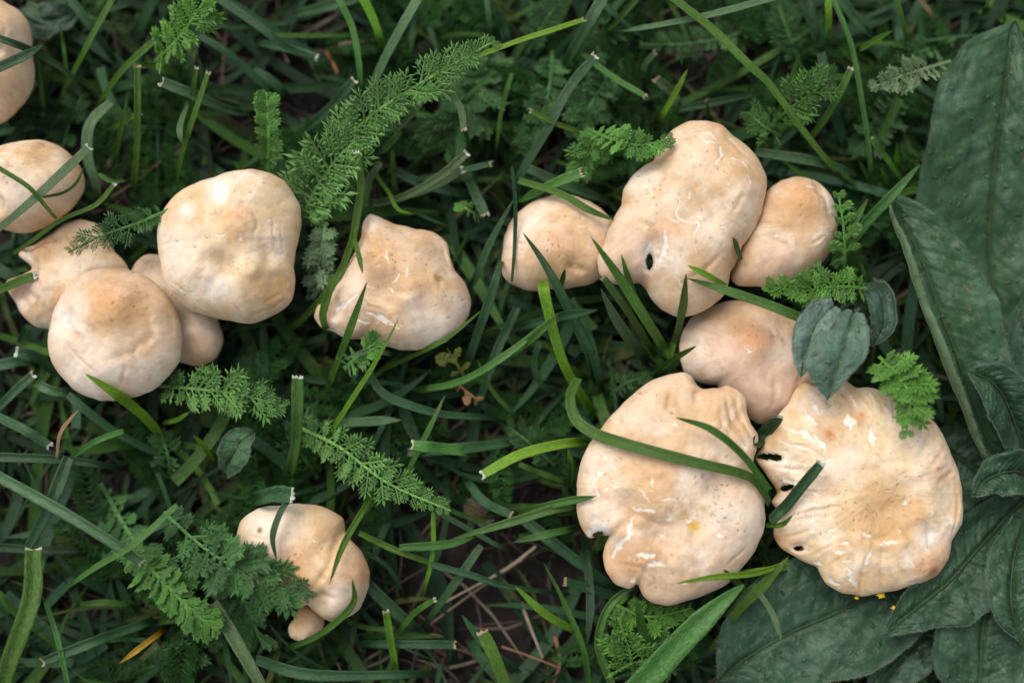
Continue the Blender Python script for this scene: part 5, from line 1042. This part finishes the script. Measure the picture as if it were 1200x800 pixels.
def undergrowth(n, seed):
    rs = np.random.default_rng(seed); VV = []; FF = []; CC = []; off = 0
    src = []
    for me in LEAFLETS['dense']+LEAFLETS['fine']:
        v = np.empty(len(me.vertices)*3, np.float32); me.vertices.foreach_get('co', v); src.append(v.reshape(-1, 3))
    spots = [(620, 60, 90), (700, 120, 70), (860, 60, 90), (560, 120, 50), (930, 60, 60), (1040, 120, 50), (190, 620, 80), (280, 700, 70), (220, 780, 80), (640, 520, 50), (420, 540, 60), (110, 140, 70), (390, 220, 50), (690, 180, 50), (270, 480, 50), (180, 240, 40), (760, 740, 40), (1000, 250, 40), (480, 40, 80)]
    for _ in range(n):
        sx, sy, sr = spots[rs.integers(len(spots))]; c = P(rs.normal(sx, sr*.7), rs.normal(sy, sr*.6), 5)
        a = rs.uniform(0, 6.28); L = rs.uniform(16, 30)*MM; wd = rs.uniform(4.5, 8.5)*MM; zz = rs.uniform(-3, 10)*MM; k = 13
        col = np.array((.026, .078, .018))*rs.uniform(.5, 1.4)
        for i in range(k):
            f = (i+.5)/k; p = np.array((c.x+math.cos(a)*L*f, c.y+math.sin(a)*L*f, zz+3*MM*math.sin(f*2.6)))
            if caps_at(np.array([p[0]]), np.array([p[1]]), 8)[0][0] > 0: continue
            for sd in (-1, 1):
                b = a+sd*rs.uniform(.8, 1.1); l = wd*(.35+.65*math.sin(f*2.6))*(1-.4*f); d = np.array((math.cos(b), math.sin(b), rs.uniform(0, .5))); d /= np.linalg.norm(d)
                xx = np.cross(d, (rs.uniform(-.3, .3), rs.uniform(-.3, .3), 1)); xx /= np.linalg.norm(xx); nn = np.cross(xx, d); v = src[rs.integers(len(src))]
                VV.append(p+v[:, :1]*xx*l*1.1+v[:, 1:2]*d*l+v[:, 2:]*nn*l); FF.append(np.arange(len(v)).reshape(-1, 3)+off); off += len(v)
                CC.append(np.tile(col*rs.uniform(.8, 1.2), (len(v), 1)))
    V = np.concatenate(VV); tag(link('feathery_undergrowth', mesh_np('feathery_undergrowth', V, np.concatenate(FF), M_SWARD, np.concatenate(CC), V[:, :2]*10)), 'low dark feathery foliage growing through the grass', 'ground cover', kind='stuff')
undergrowth(150, 12)
# straws one can pick out on the bare patches
for lb, pts, w, c, z in (('long pale straw lying across the bare soil left of the broad cracked mushroom', [(628, 640), (590, 668), (520, 706)], 5, (.34, .27, .18), 9),
                   ('second pale straw lying beside the long one on the bare soil', [(612, 655), (560, 690), (505, 730)], 4, (.28, .21, .13), 7),
                   ('short grey twig pointing down on the bare soil', [(611, 706), (622, 735), (636, 770)], 6, (.24, .19, .14), 10),
                   ('reddish brown bent straw at the bottom of the bare soil', [(650, 745), (656, 775), (648, 800)], 7, (.20, .10, .05), 9),
                   ('rusty dry straw in the dead patch near the top', [(383, 62), (392, 78), (398, 95)], 6, (.28, .12, .045), 9),
                   ('pale flat straw behind the vivid green blade near the top', [(398, 52), (420, 49), (446, 47)], 6, (.36, .27, .19), 9),
                   ('thin brown root like straw curving above the big smooth mushroom', [(130, 232), (170, 205), (206, 172)], 4, (.16, .08, .045), 10),
                   ('reddish thin straw level on the right of the bottom bare soil', [(588, 757), (620, 768), (656, 782)], 3.5, (.24, .11, .05), 10)):
    q = crom(pts, 18); rs = random.Random(hash_str(lb)); W = np.array([P(a, b, z-5+rs.uniform(-.6, .6)) for a, b in q])
    V, Fc, UV, *_ = ribbon(W, np.full(18, w*.36*PX)*np.linspace(1, .6, 18), np.full(18, rs.uniform(-.3, .3)), fold=.5, thick=.0006, sides=5)
    o = link('straw', mesh_np('straw', V-W[0], Fc, M_DRY, np.tile(c, (len(V), 1)), UV), None, Vector(W[0])); tag(o, lb, 'straw', 'loose straws on the soil')
# soil crumbs
def crumbs(n, seed):
    rs = np.random.default_rng(seed); t = (1+5**.5)/2
    ico = np.array([(-1, t, 0), (1, t, 0), (-1, -t, 0), (1, -t, 0), (0, -1, t), (0, 1, t), (0, -1, -t), (0, 1, -t), (t, 0, -1), (t, 0, 1), (-t, 0, -1), (-t, 0, 1)])/1.9
    fi = np.array([(0, 11, 5), (0, 5, 1), (0, 1, 7), (0, 7, 10), (0, 10, 11), (1, 5, 9), (5, 11, 4), (11, 10, 2), (10, 7, 6), (7, 1, 8), (3, 9, 4), (3, 4, 2), (3, 2, 6), (3, 6, 8), (3, 8, 9), (4, 9, 5), (2, 4, 11), (6, 2, 10), (8, 6, 7), (9, 8, 1)])
    VV = []; FF = []; CC = []
    for i in range(n):
        x, y = rs.uniform(-.22, .22), rs.uniform(-.17, .17); r = rs.uniform(.4, 1.9)*MM*rs.uniform(.5, 1)
        VV.append(ico*(r*rs.uniform(.6, 1.4, 3))*rs.uniform(.75, 1.2, (12, 1))+np.array((x, y, rs.uniform(-7, -4)*MM))); FF.append(fi+12*i)
        CC.append(np.tile(np.array((.028, .018, .012))*rs.uniform(.2, 2.2), (12, 1)))
    tag(link('soil_crumbs', mesh_np('soil_crumbs', np.concatenate(VV), np.concatenate(FF), M_CLOD, np.concatenate(CC))), 'crumbs of dark soil between the grass', 'soil', kind='stuff')
crumbs(8000, 4)
